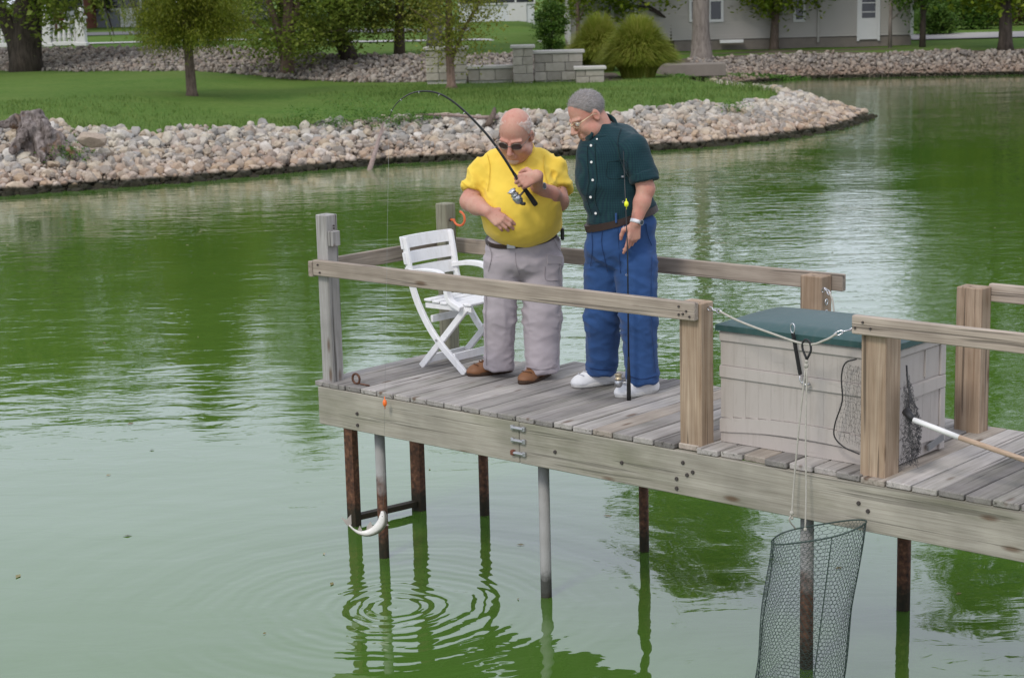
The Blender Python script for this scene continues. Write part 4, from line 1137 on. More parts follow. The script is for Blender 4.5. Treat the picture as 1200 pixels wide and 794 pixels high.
def wz(py, px, Y): return gy(px, py, Y)[2]
wl_ = thing('garden_wall', 'low stepped limestone garden wall with pale coping at the back of the lawn', 'wall', (0, 0, 0))
Yw = 51.9
def blk(px0, px1, ytop, ybase, Y, th):
    zb = wz(ybase, (px0 + px1) / 2, Y); zt = wz(ytop, (px0 + px1) / 2, Y)
    wall_block(wl_, wx(px0, Y), wx(px1, Y), Y, th, zb, zt - .09)
blk(499, 547, 55, 92, Yw, .5)
blk(548, 601, 77, 92, Yw + .1, .45)
blk(601, 625, 53, 94, Yw - .25, .5)
blk(626, 683, 59, 92, Yw + .15, .5)
blk(675, 708, 78, 95, Yw - .75, .5)
# concrete slabs by the water behind the grass mound
M_conc = plain('old_concrete', (.20, .175, .15), .95, .1, 0, .2, 4, .4, 30)
p = gg(832, 86); m = MB(); m.box((0, 0, 0), (2.4, 1.2, .40), None, .02); o = m.build('concrete_slab', M_conc, None); o.location = (wx(805, 60), 60, hz(wx(805, 60), 60) * .0 + .62); tag(o, 'low brown concrete slab by the water behind the ornamental grass', 'concrete slab')

# ------------------------------------------------------------------ grey house across the pond
M_side = plain('grey_siding', (.385, .365, .335), .7, .2, 0, .06, 1.2)
M_trim = plain('white_trim', (.62, .62, .61), .6, .3, 0, .05)
M_glass = plain('dark_window_glass', (.025, .028, .032), .08, .6)
M_roof = plain('dark_shingles', (.075, .07, .068), .9, .1, 0, .2, 9, .5, 40)
HY = 72.0
hx0, hx1 = wx(668, HY), wx(1067, HY)
hz0 = wz(47, 930, HY); HH = 3.0
house = thing('grey_house', 'long single storey house with grey lap siding across the pond', 'house', ((hx0 + hx1) / 2, HY, hz0), -.012)
hw_ = (hx1 - hx0) / 2; dep = 8.0
MB().box((0, dep / 2 + .05, HH / 2 - .3), (2 * hw_ - .06, dep - .1, HH + .5)).build('wall_core', M_side, house)
MB().box((0, dep / 2 + .03, -.12), (2 * hw_ - .02, dep, .4)).build('foundation', M_conc, house)
m = MB(); rows = int(HH / .115)
bm = m.bm
for k in range(rows):
    z = .10 + k * .115
    for (xa, ya, xb, yb) in ((-hw_, 0, hw_, 0), (hw_, 0, hw_, dep), (-hw_, dep, -hw_, 0)):
        nx, ny = (yb - ya), -(xb - xa); L = math.hypot(nx, ny); nx, ny = nx / L, ny / L
        v = [bm.verts.new((xa + nx * .024, ya + ny * .024, z)), bm.verts.new((xb + nx * .024, yb + ny * .024, z)), bm.verts.new((xb + nx * .004, yb + ny * .004, z + .115)), bm.verts.new((xa + nx * .004, ya + ny * .004, z + .115)),
             bm.verts.new((xa + nx * .002, ya + ny * .002, z)), bm.verts.new((xb + nx * .002, yb + ny * .002, z))]
        bm.faces.new(v[:4]); bm.faces.new((v[0], v[4], v[5], v[1]))
sd = m.build('lap_siding', M_side, house); sd['kind'] = 'stuff'
def hpx(px): return wx(px, HY) - (hx0 + hx1) / 2
def hzz(py, px): return wz(py, px, HY) - hz0
def window(px0, px1, y0, y1, bars=1):
    x0, x1 = hpx(px0), hpx(px1); z0, z1 = y0, y1
    f = MB()
    for (a, b_, c, d) in ((x0 - .1, x0, z0 - .1, z1 + .1), (x1, x1 + .1, z0 - .1, z1 + .1), (x0, x1, z0 - .1, z0), (x0, x1, z1, z1 + .1)):
        f.box(((a + b_) / 2, -.04, (c + d) / 2), (b_ - a, .06, d - c))
    f.box(((x0 + x1) / 2, -.045, (z0 + z1) / 2), (x1 - x0, .04, .06))
    fo = f.build('window', M_trim, house)
    MB().box(((x0 + x1) / 2, -.033, (z0 + z1) / 2), (x1 - x0, .02, z1 - z0)).build('pane', M_glass, fo)
for a, b_ in ((709, 717), (738, 744), (811, 820), (833, 845), (932, 940)): window(a, b_, hzz(23, a) , 2.3)
x0, x1 = hpx(1006), hpx(1027)
dr_ = MB(); dr_.box(((x0 + x1) / 2, -.03, .98), (x1 - x0, .05, 2.05)); do = dr_.build('door', M_trim, house)
MB().box(((x0 + x1) / 2, -.062, 1.33), (.52, .015, 1.10)).build('pane', M_glass, do)
for z in (1.0, 1.35, 1.66): MB().box(((x0 + x1) / 2, -.075, z), (.52, .012, .035)).build('glazing_bar', M_trim, do)
for x in (x0 - .05, x1 + .05): MB().box((x, -.045, 1.0), (.09, .07, 2.2)).build('door_frame', M_trim, house)
for x in (-hw_ - .0, hw_): MB().box((x, -.02, HH / 2), (.12, .09, HH - .1)).build('corner_board', M_trim, house)
m = MB(); m.prism([(-.0, 0), (1, 0)] and [(-hw_ - .5, HH - .05), (hw_ + .5, HH - .05), (hw_ + .5, HH + .10), (-hw_ - .5, HH + .10)], -.5, dep + .5); m.build('eaves', M_trim, house)
m = MB(); bm = m.bm
A = [bm.verts.new(c) for c in ((-hw_ - .55, -.55, HH + .10), (hw_ + .55, -.55, HH + .10), (hw_ + .55, dep + .55, HH + .10), (-hw_ - .55, dep + .55, HH + .10), (-hw_ - .55, dep / 2, HH + 1.7), (hw_ + .55, dep / 2, HH + 1.7))]
for f in ((0, 1, 5, 4), (2, 3, 4, 5), (0, 4, 3), (1, 2, 5), (3, 2, 1, 0)): bm.faces.new([A[i] for i in f])
m.build('roof', M_roof, house)
MB().box((hpx(856), -.35, .02), (.9, .4, .12), None, .01).build('step', M_trim, house)
MB().tube([(hpx(958), -.06, -.1), (hpx(958), -.06, HH)], .045, 6).build('downpipe', M_side, house)

# ------------------------------------------------------------------ street side, far left
def strip(name, pts, dz, mat, label):
    A = []
    for (x, y0, y1) in pts: A += [(x, y0, hz(x, y0) + dz), (x, y1, hz(x, y1) + dz)]
    n = len(pts); o = mk(name, A, [(2 * i, 2 * i + 2, 2 * i + 3, 2 * i + 1) for i in range(n - 1)], mat); tag(o, label, None, None, 'structure')
M_pave = plain('pale_concrete_path', (.42, .41, .40), .95, .1, 0, .08, 2)
M_road = plain('street_asphalt', (.16, .16, .16), .95, .1, 0, .1, 2)
strip('path', [(x, 73.0, 74.6) for x in np.arange(-36, 3, 2.5)], .03, M_pave, 'pale concrete path running behind the upper stone slope')
strip('road', [(x, 86, 92) for x in np.arange(-70, 3, 4)], .03, M_road, 'street beyond the pale balustrade')
strip('driveway', [(x, 75.5, 80.5) for x in np.arange(16.7, 60, 3)], .05, plain('light_gravel_drive', (.36, .34, .32), .95, .1, 0, .1, 2), 'light driveway beside the grey house')
# white balustrade
bal = thing('balustrade', 'white stone balustrade with ball topped pillars by the street', 'balustrade', (0, 0, 0))
YB = 71.5
M_balw = plain('white_stone', (.62, .61, .60), .8, .2, 0, .1, 6)
for px in (-40, 58, 98):
    x = wx(px, YB); z = hz(x, YB)
    m = MB(); m.box((x, YB, z + .50), (.36, .36, 1.06), None, .02); m.box((x, YB, z + 1.08), (.46, .46, .10), None, .02); m.box((x, YB, z + .06), (.46, .46, .14), None, .02); m.build('pillar', M_balw, bal)
    m = MB(); m.tube([(x, YB, z + 1.13), (x, YB, z + 1.18)], [.12, .06], 10); m.ball((x, YB, z + 1.30), .15, 3); m.build('pillar_ball', M_balw, bal, True)
for (pa, pb, n) in ((-40, 58, 12), (58, 98, 5)):
    xa, xb = wx(pa, YB) + .18, wx(pb, YB) - .18; z = hz((xa + xb) / 2, YB)
    m = MB(); m.box(((xa + xb) / 2, YB, z + .92), (xb - xa, .24, .10), None, .015); m.build('top_rail', M_balw, bal)
    m = MB(); m.box(((xa + xb) / 2, YB, z + .10), (xb - xa, .26, .16), None, .015); m.build('bottom_rail', M_balw, bal)
    for k in range(n):
        x = xa + (xb - xa) * (k + .5) / n
        m = MB(); m.tube([(x, YB, z + q) for q in (.18, .24, .36, .52, .64, .76, .84, .87)], [.05, .075, .085, .05, .04, .05, .06, .06], 9); m.build('baluster', M_balw, bal, True)
# buildings across the street
M_brick = plain('red_brick', (.20, .085, .06), .9, .1, 0, .2, 20)
def block(label, px0, px1, Y, dep, h, mat, rows_, wn_, name='building', cat='building', roofh=1.5):
    x0, x1 = wx(px0, Y), wx(px1, Y); zb = hz((x0 + x1) / 2, Y)
    root = thing(name, label, cat, ((x0 + x1) / 2, Y, zb)); w2 = (x1 - x0) / 2
    MB().box((0, dep / 2, h / 2 - .2), (2 * w2, dep, h + .4)).build('wall', mat, root)
    m = MB(); bm = m.bm
    A = [bm.verts.new(c) for c in ((-w2 - .4, -.4, h + .002), (w2 + .4, -.4, h + .002), (w2 + .4, dep + .4, h + .002), (-w2 - .4, dep + .4, h + .002), (-w2 - .4, dep / 2, h + roofh), (w2 + .4, dep / 2, h + roofh))]
    for f in ((0, 1, 5, 4), (2, 3, 4, 5), (0, 4, 3), (1, 2, 5), (3, 2, 1, 0)): bm.faces.new([A[i] for i in f])
    m.build('roof', M_roof, root)
    for j in range(rows_):
        for i in range(wn_):
            x = -w2 + 2 * w2 * (i + .5) / wn_; z = 1.6 + 2.8 * j
            fo = MB().box((x, -.03, z), (1.15, .08, 1.35)).build('window', M_trim, root)
            MB().box((x, -.06, z), (.95, .06, 1.15)).build('pane', M_glass, fo)
    MB().box((w2 * .55, -.03, 1.0), (1.0, .09, 2.1)).build('door', M_trim, root)
block('red brick house across the street behind the white balustrade', 66, 98, 100, 8, 4.2, M_brick, 1, 2)
block('grey blue house across the street partly behind willow strands', 112, 168, 104, 9, 4.6, plain('blue_grey_siding', (.20, .21, .235), .8, .2), 1, 3)
block('white house glimpsed through the thin birch leaves', 540, 628, 104, 9, 3.0, plain('white_siding', (.60, .62, .64), .7, .2, 0, .05), 1, 4)
block('pale cream house far behind the bushy birch', 236, 300, 112, 9, 3.4, plain('cream_siding', (.5, .48, .43), .7, .2, 0, .05), 1, 3)

# ------------------------------------------------------------------ people: smooth implicit bodies turned into one mesh each
class Sdf:
    def __init__(s, h): s.h = h; s.pr = []
    def cap(s, a, b, ra, rb=None, k=.02, sub=False, sq=None):
        s.pr.append(('c', np.array(a, float), np.array(b, float), ra, ra if rb is None else rb, k, sub)); return s
    def ell(s, c, r, k=.02, M=None, sub=False):
        s.pr.append(('e', np.array(c, float), np.array(r, float), np.eye(3) if M is None else np.array(M, float), None, k, sub)); return s
    def grp(s, sub, k=.02): s.pr.append(('g', sub, None, None, None, k, False)); return s
    def cut(s, p, n): s.pr.append(('p', np.array(p, float), np.array(n, float) / np.linalg.norm(n), None, None, 0, True)); return s
    def bounds(s):
        lo, hi = [], []
        for q in s.pr:
            if q[0] == 'p' or q[6]: continue
            b = q[1].bounds() if q[0] == 'g' else s.box(q, .0); lo.append(b[0]); hi.append(b[1])
        return np.min(lo, 0) - 4 * s.h, np.max(hi, 0) + 4 * s.h
    def box(s, q, m):
        if q[0] == 'c':
            r = max(q[3], q[4]); return np.minimum(q[1], q[2]) - r - m, np.maximum(q[1], q[2]) + r + m
        e = np.sqrt(((q[3].T * q[2]) ** 2).sum(1)) if q[0] == 'e' else 0
        return q[1] - e - m, q[1] + e + m
    def field(s, grid=None):
        h = s.h
        if grid is None: lo, hi = s.bounds(); n = np.ceil((hi - lo) / h).astype(int) + 1
        else: lo, n = grid
        vol = np.full(n, .08, np.float32)
        ax = [lo[i] + h * np.arange(n[i]) for i in range(3)]
        for q in s.pr:
            if q[0] == 'p':
                d = (ax[0][:, None, None] - q[1][0]) * q[2][0] + (ax[1][None, :, None] - q[1][1]) * q[2][1] + (ax[2][None, None, :] - q[1][2]) * q[2][2]
                vol = np.maximum(vol, d.astype(np.float32)); continue
            if q[0] == 'g':
                dist = q[1].field((lo, n))[0]; k = max(q[5], 1e-4); hh = np.clip(.5 + .5 * (vol - dist) / k, 0, 1); vol = vol + (dist - vol) * hh - k * hh * (1 - hh); continue
            b0, b1 = s.box(q, q[5] + 3 * h + .02)
            i0 = np.clip(np.floor((b0 - lo) / h).astype(int), 0, n); i1 = np.clip(np.ceil((b1 - lo) / h).astype(int) + 1, 0, n)
            if (i1 <= i0).any(): continue
            X = ax[0][i0[0]:i1[0]][:, None, None].astype(np.float32); Y = ax[1][i0[1]:i1[1]][None, :, None].astype(np.float32); Z = ax[2][i0[2]:i1[2]][None, None, :].astype(np.float32)
            if q[0] == 'c':
                a, b, ra, rb = q[1:5]; d = b - a; L = max(d @ d, 1e-9)
                px, py, pz = X - a[0], Y - a[1], Z - a[2]
                t = np.clip((px * d[0] + py * d[1] + pz * d[2]) / L, 0, 1)
                dist = np.sqrt((px - t * d[0]) ** 2 + (py - t * d[1]) ** 2 + (pz - t * d[2]) ** 2) - (ra + (rb - ra) * t)
            else:
                c, r, M = q[1], q[2], q[3]
                px, py, pz = X - c[0], Y - c[1], Z - c[2]
                u = [(M[i][0] * px + M[i][1] * py + M[i][2] * pz) / r[i] for i in range(3)]
                k0 = np.sqrt(u[0] ** 2 + u[1] ** 2 + u[2] ** 2)
                k1 = np.sqrt((u[0] / r[0]) ** 2 + (u[1] / r[1]) ** 2 + (u[2] / r[2]) ** 2)
                dist = k0 * (k0 - 1) / np.maximum(k1, 1e-6)
            sl = tuple(slice(i0[i], i1[i]) for i in range(3)); v = vol[sl]; k = max(q[5], 1e-4)
            if q[6]:
                hh = np.clip(.5 - .5 * (v + dist) / k, 0, 1); vol[sl] = v + (-dist - v) * hh + k * hh * (1 - hh)
            else:
                hh = np.clip(.5 + .5 * (v - dist) / k, 0, 1); vol[sl] = v + (dist - v) * hh - k * hh * (1 - hh)
        return vol, lo
    def mesh(s):
        vol, lo = s.field(); h = s.h; S_ = vol < 0; n = np.array(vol.shape)
        cnt = np.zeros(n - 1, np.int8); cs = [(i, j, k) for i in (0, 1) for j in (0, 1) for k in (0, 1)]
        for i, j, k in cs: cnt += S_[i:n[0] - 1 + i, j:n[1] - 1 + j, k:n[2] - 1 + k]
        act = np.argwhere((cnt > 0) & (cnt < 8)); cid = np.full(n - 1, -1, np.int32); cid[tuple(act.T)] = np.arange(len(act))
        val = np.stack([vol[act[:, 0] + i, act[:, 1] + j, act[:, 2] + k] for i, j, k in cs], 1); C = np.array(cs, float)
        acc = np.zeros((len(act), 3)); w = np.zeros(len(act))
        for a in range(8):
            for b in range(a + 1, 8):
                if abs(C[a] - C[b]).sum() != 1: continue
                va, vb = val[:, a], val[:, b]; m = (va < 0) != (vb < 0); t = np.where(m, va / np.where(m, va - vb, 1), 0)
                acc += np.where(m[:, None], C[a] + t[:, None] * (C[b] - C[a]), 0); w += m
        V = lo + h * (act + acc / np.maximum(w, 1)[:, None]); F = []
        for axis in range(3):
            sl0 = [slice(None)] * 3; sl1 = [slice(None)] * 3; sl0[axis] = slice(0, -1); sl1[axis] = slice(1, None)
            e = S_[tuple(sl0)] != S_[tuple(sl1)]; E_ = np.argwhere(e); o1, o2 = [(1, 2), (2, 0), (0, 1)][axis]
            E_ = E_[(E_[:, o1] > 0) & (E_[:, o2] > 0) & (E_[:, o1] < n[o1] - 1) & (E_[:, o2] < n[o2] - 1)]
            def at_(d1, d2):
                q = E_.copy(); q[:, o1] -= d1; q[:, o2] -= d2; return cid[tuple(q.T)]
            Q = np.stack([at_(1, 1), at_(0, 1), at_(0, 0), at_(1, 0)], 1)
            fl = S_[tuple(E_.T)]; Q[~fl] = Q[~fl][:, ::-1]; F.append(Q)
        F = np.concatenate(F); F = F[(F >= 0).all(1)]
        return V, F
def vnoise(P, seed=0):
    """smooth value noise, about -1..1"""
    P = np.asarray(P, float); i = np.floor(P).astype(np.int64); f = P - i; f = f * f * (3 - 2 * f); out = 0
    for a in (0, 1):
        for b in (0, 1):
            for c in (0, 1):
                x, y, z = i[:, 0] + a, i[:, 1] + b, i[:, 2] + c
                hsh = np.sin(x * 127.1 + y * 311.7 + z * 74.7 + seed * 17.3) * 43758.5453; hsh = (hsh - np.floor(hsh)) * 2 - 1
                out = out + hsh * (f[:, 0] if a else 1 - f[:, 0]) * (f[:, 1] if b else 1 - f[:, 1]) * (f[:, 2] if c else 1 - f[:, 2])
    return out
def vnormals(V, F):
    nn = np.cross(V[F[:, 2]] - V[F[:, 0]], V[F[:, 3]] - V[F[:, 1]]); N = np.zeros_like(V)
    for k in range(4): np.add.at(N, F[:, k], nn)
    return N / (np.linalg.norm(N, axis=1)[:, None] + 1e-12)
def relax(V, F, it=1, lam=.5):
    for _ in range(it):
        acc = np.zeros_like(V); w = np.zeros(len(V))
        for a, b in ((0, 1), (1, 2), (2, 3), (3, 0)):
            np.add.at(acc, F[:, a], V[F[:, b]]); np.add.at(acc, F[:, b], V[F[:, a]]); np.add.at(w, F[:, a], 1); np.add.at(w, F[:, b], 1)
        V = V + lam * (acc / np.maximum(w, 1)[:, None] - V)
    return V
def sculpt(name, sdf, mat, parent, disp=None, it=1):
    V, F = sdf.mesh(); V = relax(V, F, it)
    if disp is not None:
        N = vnormals(V, F); V = V + N * disp(V)[:, None]
    base = np.array(parent.location) if parent is not None else np.zeros(3)
    return mk(name, V - base, F, mat, parent, True)

def skinmat(name, col, red):
    t = NT(name); n = t.noise(t.coord('Object'), 11, 5, .65); n2 = t.noise(t.coord('Object'), 120, 4, .7); n3 = t.noise(t.coord('Object'), 38, 3)
    c = t.mix(t.ramp(n, [(.36, (0, 0, 0)), (.64, (1, 1, 1))]), col, red); c = t.mix(t.math('MULTIPLY', n2, .35), c, tuple(x * .68 for x in col))
    c = t.mix(t.ramp(n3, [(.62, (0, 0, 0)), (.72, (.55, .55, .55))]), c, tuple(x * y for x, y in zip(col, (.72, .55, .5))))
    t.fin(c, .58, t.bump(t.math('ADD', n2, n3), .35, .003), .3)
    t.b.inputs['Subsurface Weight'].default_value = .06; t.b.inputs['Subsurface Radius'].default_value = (.010, .004, .002); t.b.inputs['Subsurface Scale'].default_value = 1.0
    return t.m
M_skin1 = skinmat('fair_ruddy_skin', (.55, .315, .235), (.51, .225, .17))
M_skin2 = skinmat('tanned_skin', (.54, .305, .225), (.51, .215, .16))
def cloth(name, col, var, weave=0, bump=.25, rough=.9):
    t = NT(name); n = t.noise(t.coord('Object'), 5, 4); n2 = t.noise(t.coord('Object'), 420, 2)
    c = t.mix(n, tuple(x * (1 - var) for x in col), tuple(min(1, x * (1 + var)) for x in col))
    c = t.mix(t.math('MULTIPLY', n2, .3), c, tuple(x * .7 for x in col))
    t.fin(c, rough, t.bump(n2, bump, .001), .1); t.b.inputs['Sheen Weight'].default_value = .12; return t.m
M_yellow = cloth('yellow_jersey', (.80, .565, .08), .05)
M_khaki = cloth('pale_mauve_grey_twill', (.385, .345, .365), .07)
M_jean = cloth('blue_denim', (.030, .074, .195), .25, 0, .4)
def plaid():
    t = NT('dark_green_plaid'); tc = t.node('ShaderNodeTexCoord'); sp_ = t.node('ShaderNodeSeparateXYZ'); t.link(tc.outputs['Object'], sp_.inputs[0])
    def band(k, f, w): return t.ramp(t.math('ABSOLUTE', t.math('SINE', t.math('MULTIPLY', k, f))), [(1 - w, (0, 0, 0)), (1 - w + .10, (1, 1, 1))])
    hor = t.math('ADD', sp_.outputs[0], t.math('MULTIPLY', sp_.outputs[1], .8))
    a = band(hor, 250.0, .3); b = band(sp_.outputs[2], 230.0, .3)
    n = t.noise(t.coord('Object'), 6, 4)
    c = t.mix(n, (.010, .036, .042), (.016, .050, .054)); c = t.mix(t.math('MULTIPLY', a, .35), c, (.007, .012, .032)); c = t.mix(t.math('MULTIPLY', b, .28), c, (.006, .016, .028))
    n2 = t.noise(t.coord('Object'), 420, 2)
    t.fin(c, .85, t.bump(n2, .25, .001), .12); t.b.inputs['Sheen Weight'].default_value = .1; return t.m
M_plaid = plaid()
M_leather = plain('brown_shoe_leather', (.235, .105, .045), .5, .4, 0, .25, 14, .2, 120)
M_sole = plain('dark_brown_sole', (.06, .035, .022), .7, .2)
M_lace = plain('brown_lace', (.13, .055, .025), .7)
M_sneak = plain('white_sneaker', (.72, .72, .72), .6, .3, 0, .06, 20, .25, 90)
M_lacew = plain('white_lace', (.42, .43, .46), .8)
M_solew = plain('offwhite_rubber_sole', (.58, .57, .54), .7, .2, 0, .1, 12)
M_belt = plain('dark_belt', (.035, .020, .016), .5, .4, 0, .2)
M_lens = plain('dark_lens', (.050, .028, .030), .12, .6)
M_frame = plain('metal_frame', (.20, .17, .15), .3, .5, .6)
M_gold = plain('pale_gold_frame', (.70, .58, .38), .3, .5, .6)
M_eye = plain('eye_white', (.55, .5, .47), .25, .5)
M_watch = plain('watch_steel', (.45, .46, .47), .3, .5, .85, .1)
M_dial = plain('watch_dial', (.02, .025, .04), .2, .6)

def frame(F_, U_):
    F_ = np.array(F_, float); F_ /= np.linalg.norm(F_); U_ = np.array(U_, float); U_ = U_ - F_ * (U_ @ F_); U_ /= np.linalg.norm(U_)
    return np.stack([np.cross(F_, U_), F_, U_], 0)        # rows: right, forward, up
def head(sd, c, M, s, neck, stout=0.0):
    """adds skull, face, ears and neck to a body; local axes right / forward / up"""
    c = np.array(c); L = lambda x, y, z: c + s * (np.array([x, y, z]) @ M)
    sd.ell(L(0, -.012, .035), np.array([.076, .097, .088]) * s, .02, M)
    sd.ell(L(0, .028, -.028), np.array([.066, .064, .082]) * s, .03, M)
    sd.ell(L(0, .038, -.080), np.array([.050 + .010 * stout, .050, .040]) * s, .03, M)
    sd.ell(L(0, .077, -.106), np.array([.021, .016, .017]) * s, .02, M)
    for q in (-1, 1):
        sd.ell(L(q * .040, .062, -.040), np.array([.027 + .006 * stout, .026, .028]) * s, .02, M)
        sd.ell(L(q * .055, .03, -.072), np.array([.020 + .012 * stout, .035, .030]) * s, .03, M)
        sd.ell(L(q * .034, .103, -.004), np.array([.017, .016, .012]) * s, .012, M, True)
        sd.ell(L(q * .012, .106, -.046), np.array([.010, .011, .009]) * s, .006, M)
        sd.cap(L(q * .054, .075, .015), L(q * .014, .093, .0165), .0065 * s, .007 * s, .014)
        sd.ell(L(q * .079, -.012, -.012), np.array([.011, .021, .033]) * s, .008, M)
        sd.ell(L(q * .090, -.006, -.012), np.array([.008, .011, .020]) * s, .005, M, True)
    sd.cap(L(0, .094, .004), L(0, .119, -.036), .009 * s, .013 * s, .010)
    sd.ell(L(0, .120, -.041), np.array([.012, .010, .010]) * s, .008, M)
    sd.cap(L(-.020, .090, -.069), L(.020, .090, -.069), .0075 * s, None, .006)
    sd.cap(L(-.017, .090, -.082), L(.017, .090, -.082), .0085 * s, None, .006)
    sd.cap(L(-.026, .104, -.0755), L(.026, .104, -.0755), .0032 * s, None, .004, True)
    for q in (-1, 1): sd.cap(L(q * .020, .104, -.045), L(q * .034, .092, -.075), .0028 * s, None, .010, True)
    if stout: sd.ell(L(0, .030, -.112), np.array([.056, .050, .030]) * s, .03, M)
    sd.cap(L(0, -.030, -.060), neck, (.058 + .008 * stout) * s, .066 + .006 * stout, .03)
    return L
def hand(sd, wrist, f, n, s, curls, spread=.05, thumb=(.5, .5), side=1, wr=.028):
    """palm, four fingers and thumb. f points along the fingers, n out of the back of the hand; side=+1 left, -1 right"""
    f = np.array(f, float); f /= np.linalg.norm(f); n = np.array(n, float); n -= f * (n @ f); n /= np.linalg.norm(n)
    t = np.cross(f, n) * side
    w = np.array(wrist, float)
    off = [.030, .010, -.010, -.028]; kn = [.088, .092, .087, .078]; ln = [(.043, .026, .021), (.048, .030, .022), (.044, .028, .021), (.034, .021, .018)]
    rr = [.0098, .0100, .0094, .0082]
    tips = []
    for i in range(4):
        k = w + s * (f * kn[i] + t * off[i])
        sd.cap(w + s * (f * .012 + t * off[i] * .55), k, s * .0165, s * .0130, .010)
        a = 0; p = k; tw = t * spread * (1.5 - i)
        for j in range(3):
            a += curls[i][j]; d = f * math.cos(a) - n * math.sin(a) + tw * (1 if j == 0 else .4); d /= np.linalg.norm(d)
            q = p + d * ln[i][j] * s; sd.cap(p, q, s * rr[i] * (1.06 - .07 * j), s * rr[i] * (1.0 - .09 * j), .004); p = q
        tips.append(p)
    b = w + s * (f * .020 + t * .026 - n * .010)
    d1 = f * .62 + t * .72 - n * thumb[0] * .6; d1 /= np.linalg.norm(d1); k1 = b + d1 * .042 * s
    d2 = f * .85 + t * .35 * (1 - thumb[1]) - n * thumb[0] - t * thumb[1] * .35; d2 /= np.linalg.norm(d2); k2 = k1 + d2 * .034 * s
    d3 = d2 * .9 - t * thumb[1] * .5; d3 /= np.linalg.norm(d3); k3 = k2 + d3 * .024 * s
    sd.cap(w + s * f * .010, k1, s * .017, s * .0135, .010); sd.cap(k1, k2, s * .0125, s * .0112, .005); sd.cap(k2, k3, s * .0112, s * .0092, .004)
    return f, n, t, tips
def shoe(parent, heel, toe, mat, sole, s=1.0, lace=None, hgt=.075):
    heel, toe = np.array(heel, float), np.array(toe, float); d = toe - heel; L = np.linalg.norm(d); d /= L; z = np.array([0, 0, 1.0]); r = np.cross(d, z)
    G = lambda x, y, h: heel + d * x * L + r * y + z * h
    base = DECK + TOP
    heel[2] = base; 
    sd = Sdf(.006)
    sd.cap(G(.13, 0, .034), G(.45, .004, .030), .036 * s, .036 * s, .02); sd.cap(G(.45, 0, .030), G(.80, .004, .026), .037 * s, .040 * s, .03)
    sd.ell(G(.76, .002, .026), np.array([.050 * s, .075, .030 * s]), .02, np.stack([r, d, z]))
    sd.cap(G(.16, 0, .04), G(.20, 0, hgt + .02), .040 * s, .043 * s, .03); sd.cap(G(.28, 0, .06 * s), G(.62, 0, .042 * s), .042 * s, .034 * s, .03)
    sd.cut((0, 0, base + .012), (0, 0, -1)); sd.cut((0, 0, base + hgt + .055), (0, 0, 1))
    sculpt('shoe', sd, mat, parent, None, 2)
    m = MB(); out = []
    for a in np.linspace(0, 2 * math.pi, 29)[:-1]:
        cx, cyv = math.cos(a), math.sin(a); x = .5 + .515 * cx; wd = (.046 + .012 * sstep(np.array((x - .35) / .4)) - .004)
        y = s * wd * math.copysign(abs(cyv) ** .75, cyv); out.append((x, float(y)))
    bm = m.bm; P0 = np.array(parent.location)
    rings = [[bm.verts.new(Vector(G(.5 + (x - .5) * e, y * e2, h) - P0)) for x, y in out] for (e, e2, h) in ((.97, .95, .001), (1.0, 1.0, .006), (1.0, 1.0, .020), (.975, .93, .025))]
    nn = len(out)
    for a, b in zip(rings, rings[1:]):
        for k in range(nn): bm.faces.new((a[k], a[(k + 1) % nn], b[(k + 1) % nn], b[k]))
    bm.faces.new(rings[0][::-1]); bm.faces.new(rings[-1])
    m.build('sole', sole, parent, True)
    if lace is not None:
        up_o = [o for o in parent.children if o.name.startswith('shoe')][-1]; VV = np.array([v.co[:] for v in up_o.data.vertices]) + P0
        lx = (VV - heel) @ d / L; ly = (VV - heel) @ r
        def top(x, y):
            k = (np.abs(lx - x) < .03) & (np.abs(ly - y) < .010); return (VV[k, 2].max() - base if k.any() else .05) + .002
        m = MB()
        for k in range(6):
            x = .40 + .058 * k; w_ = .026 - .001 * k
            m.tube([G(x, -w_, top(x, -w_)) - P0, G(x + .022, -.010, top(x + .022, -.010)) - P0, G(x + .030, .010, top(x + .03, .010)) - P0, G(x + .005, w_, top(x + .005, w_)) - P0], .0034, 5)
        x = .385; m.tube([G(x, 0, top(x, 0) + .004) - P0, G(x + .03, .030, top(x, .03) + .004) - P0, G(x + .09, .034, top(x + .09, .034)) - P0], .003, 5); m.tube([G(x, 0, top(x, 0) + .004) - P0, G(x + .03, -.030, top(x, -.03) + .004) - P0, G(x + .10, -.034, top(x + .1, -.034)) - P0], .003, 5)
        m.build('laces', lace, parent, True)
        m = MB()
        for x in (.30, .80): m.tube([G(x + .05 * (1 - abs(y) / .034), y, top(x + .05 * (1 - abs(y) / .034), y) - .001) - P0 for y in (-.034, -.022, 0, .022, .034)], .0028, 5)
        m.build('overlay_seam', lace, parent, True)
def ringband(name, c, ax1, ax2, h, t_, mat, parent, n=36, up_=None, tiltf=None):
    """a strap: flat band round an ellipse"""
    P0 = np.array(parent.location); ax1, ax2 = np.array(ax1), np.array(ax2); up_ = np.cross(ax1, ax2) if up_ is None else np.array(up_, float); up_ = up_ / np.linalg.norm(up_)
    m = MB(); bm = m.bm; rows = [[], [], [], []]
    for a in np.linspace(0, 2 * math.pi, n + 1)[:-1]:
        e = ax1 * math.cos(a) + ax2 * math.sin(a); p = np.array(c) + e + (up_ * tiltf(a) if tiltf else 0); o = e / np.linalg.norm(e) * t_
        for k, q in enumerate((p - up_ * h / 2, p + up_ * h / 2, p + up_ * h / 2 - o, p - up_ * h / 2 - o)): rows[k].append(bm.verts.new(Vector(q - P0)))
    for k in range(4):
        A, B = rows[k], rows[(k + 1) % 4]
        for j in range(n): bm.faces.new((A[j], A[(j + 1) % n], B[(j + 1) % n], B[j]))
    return m.build(name, mat, parent, True)
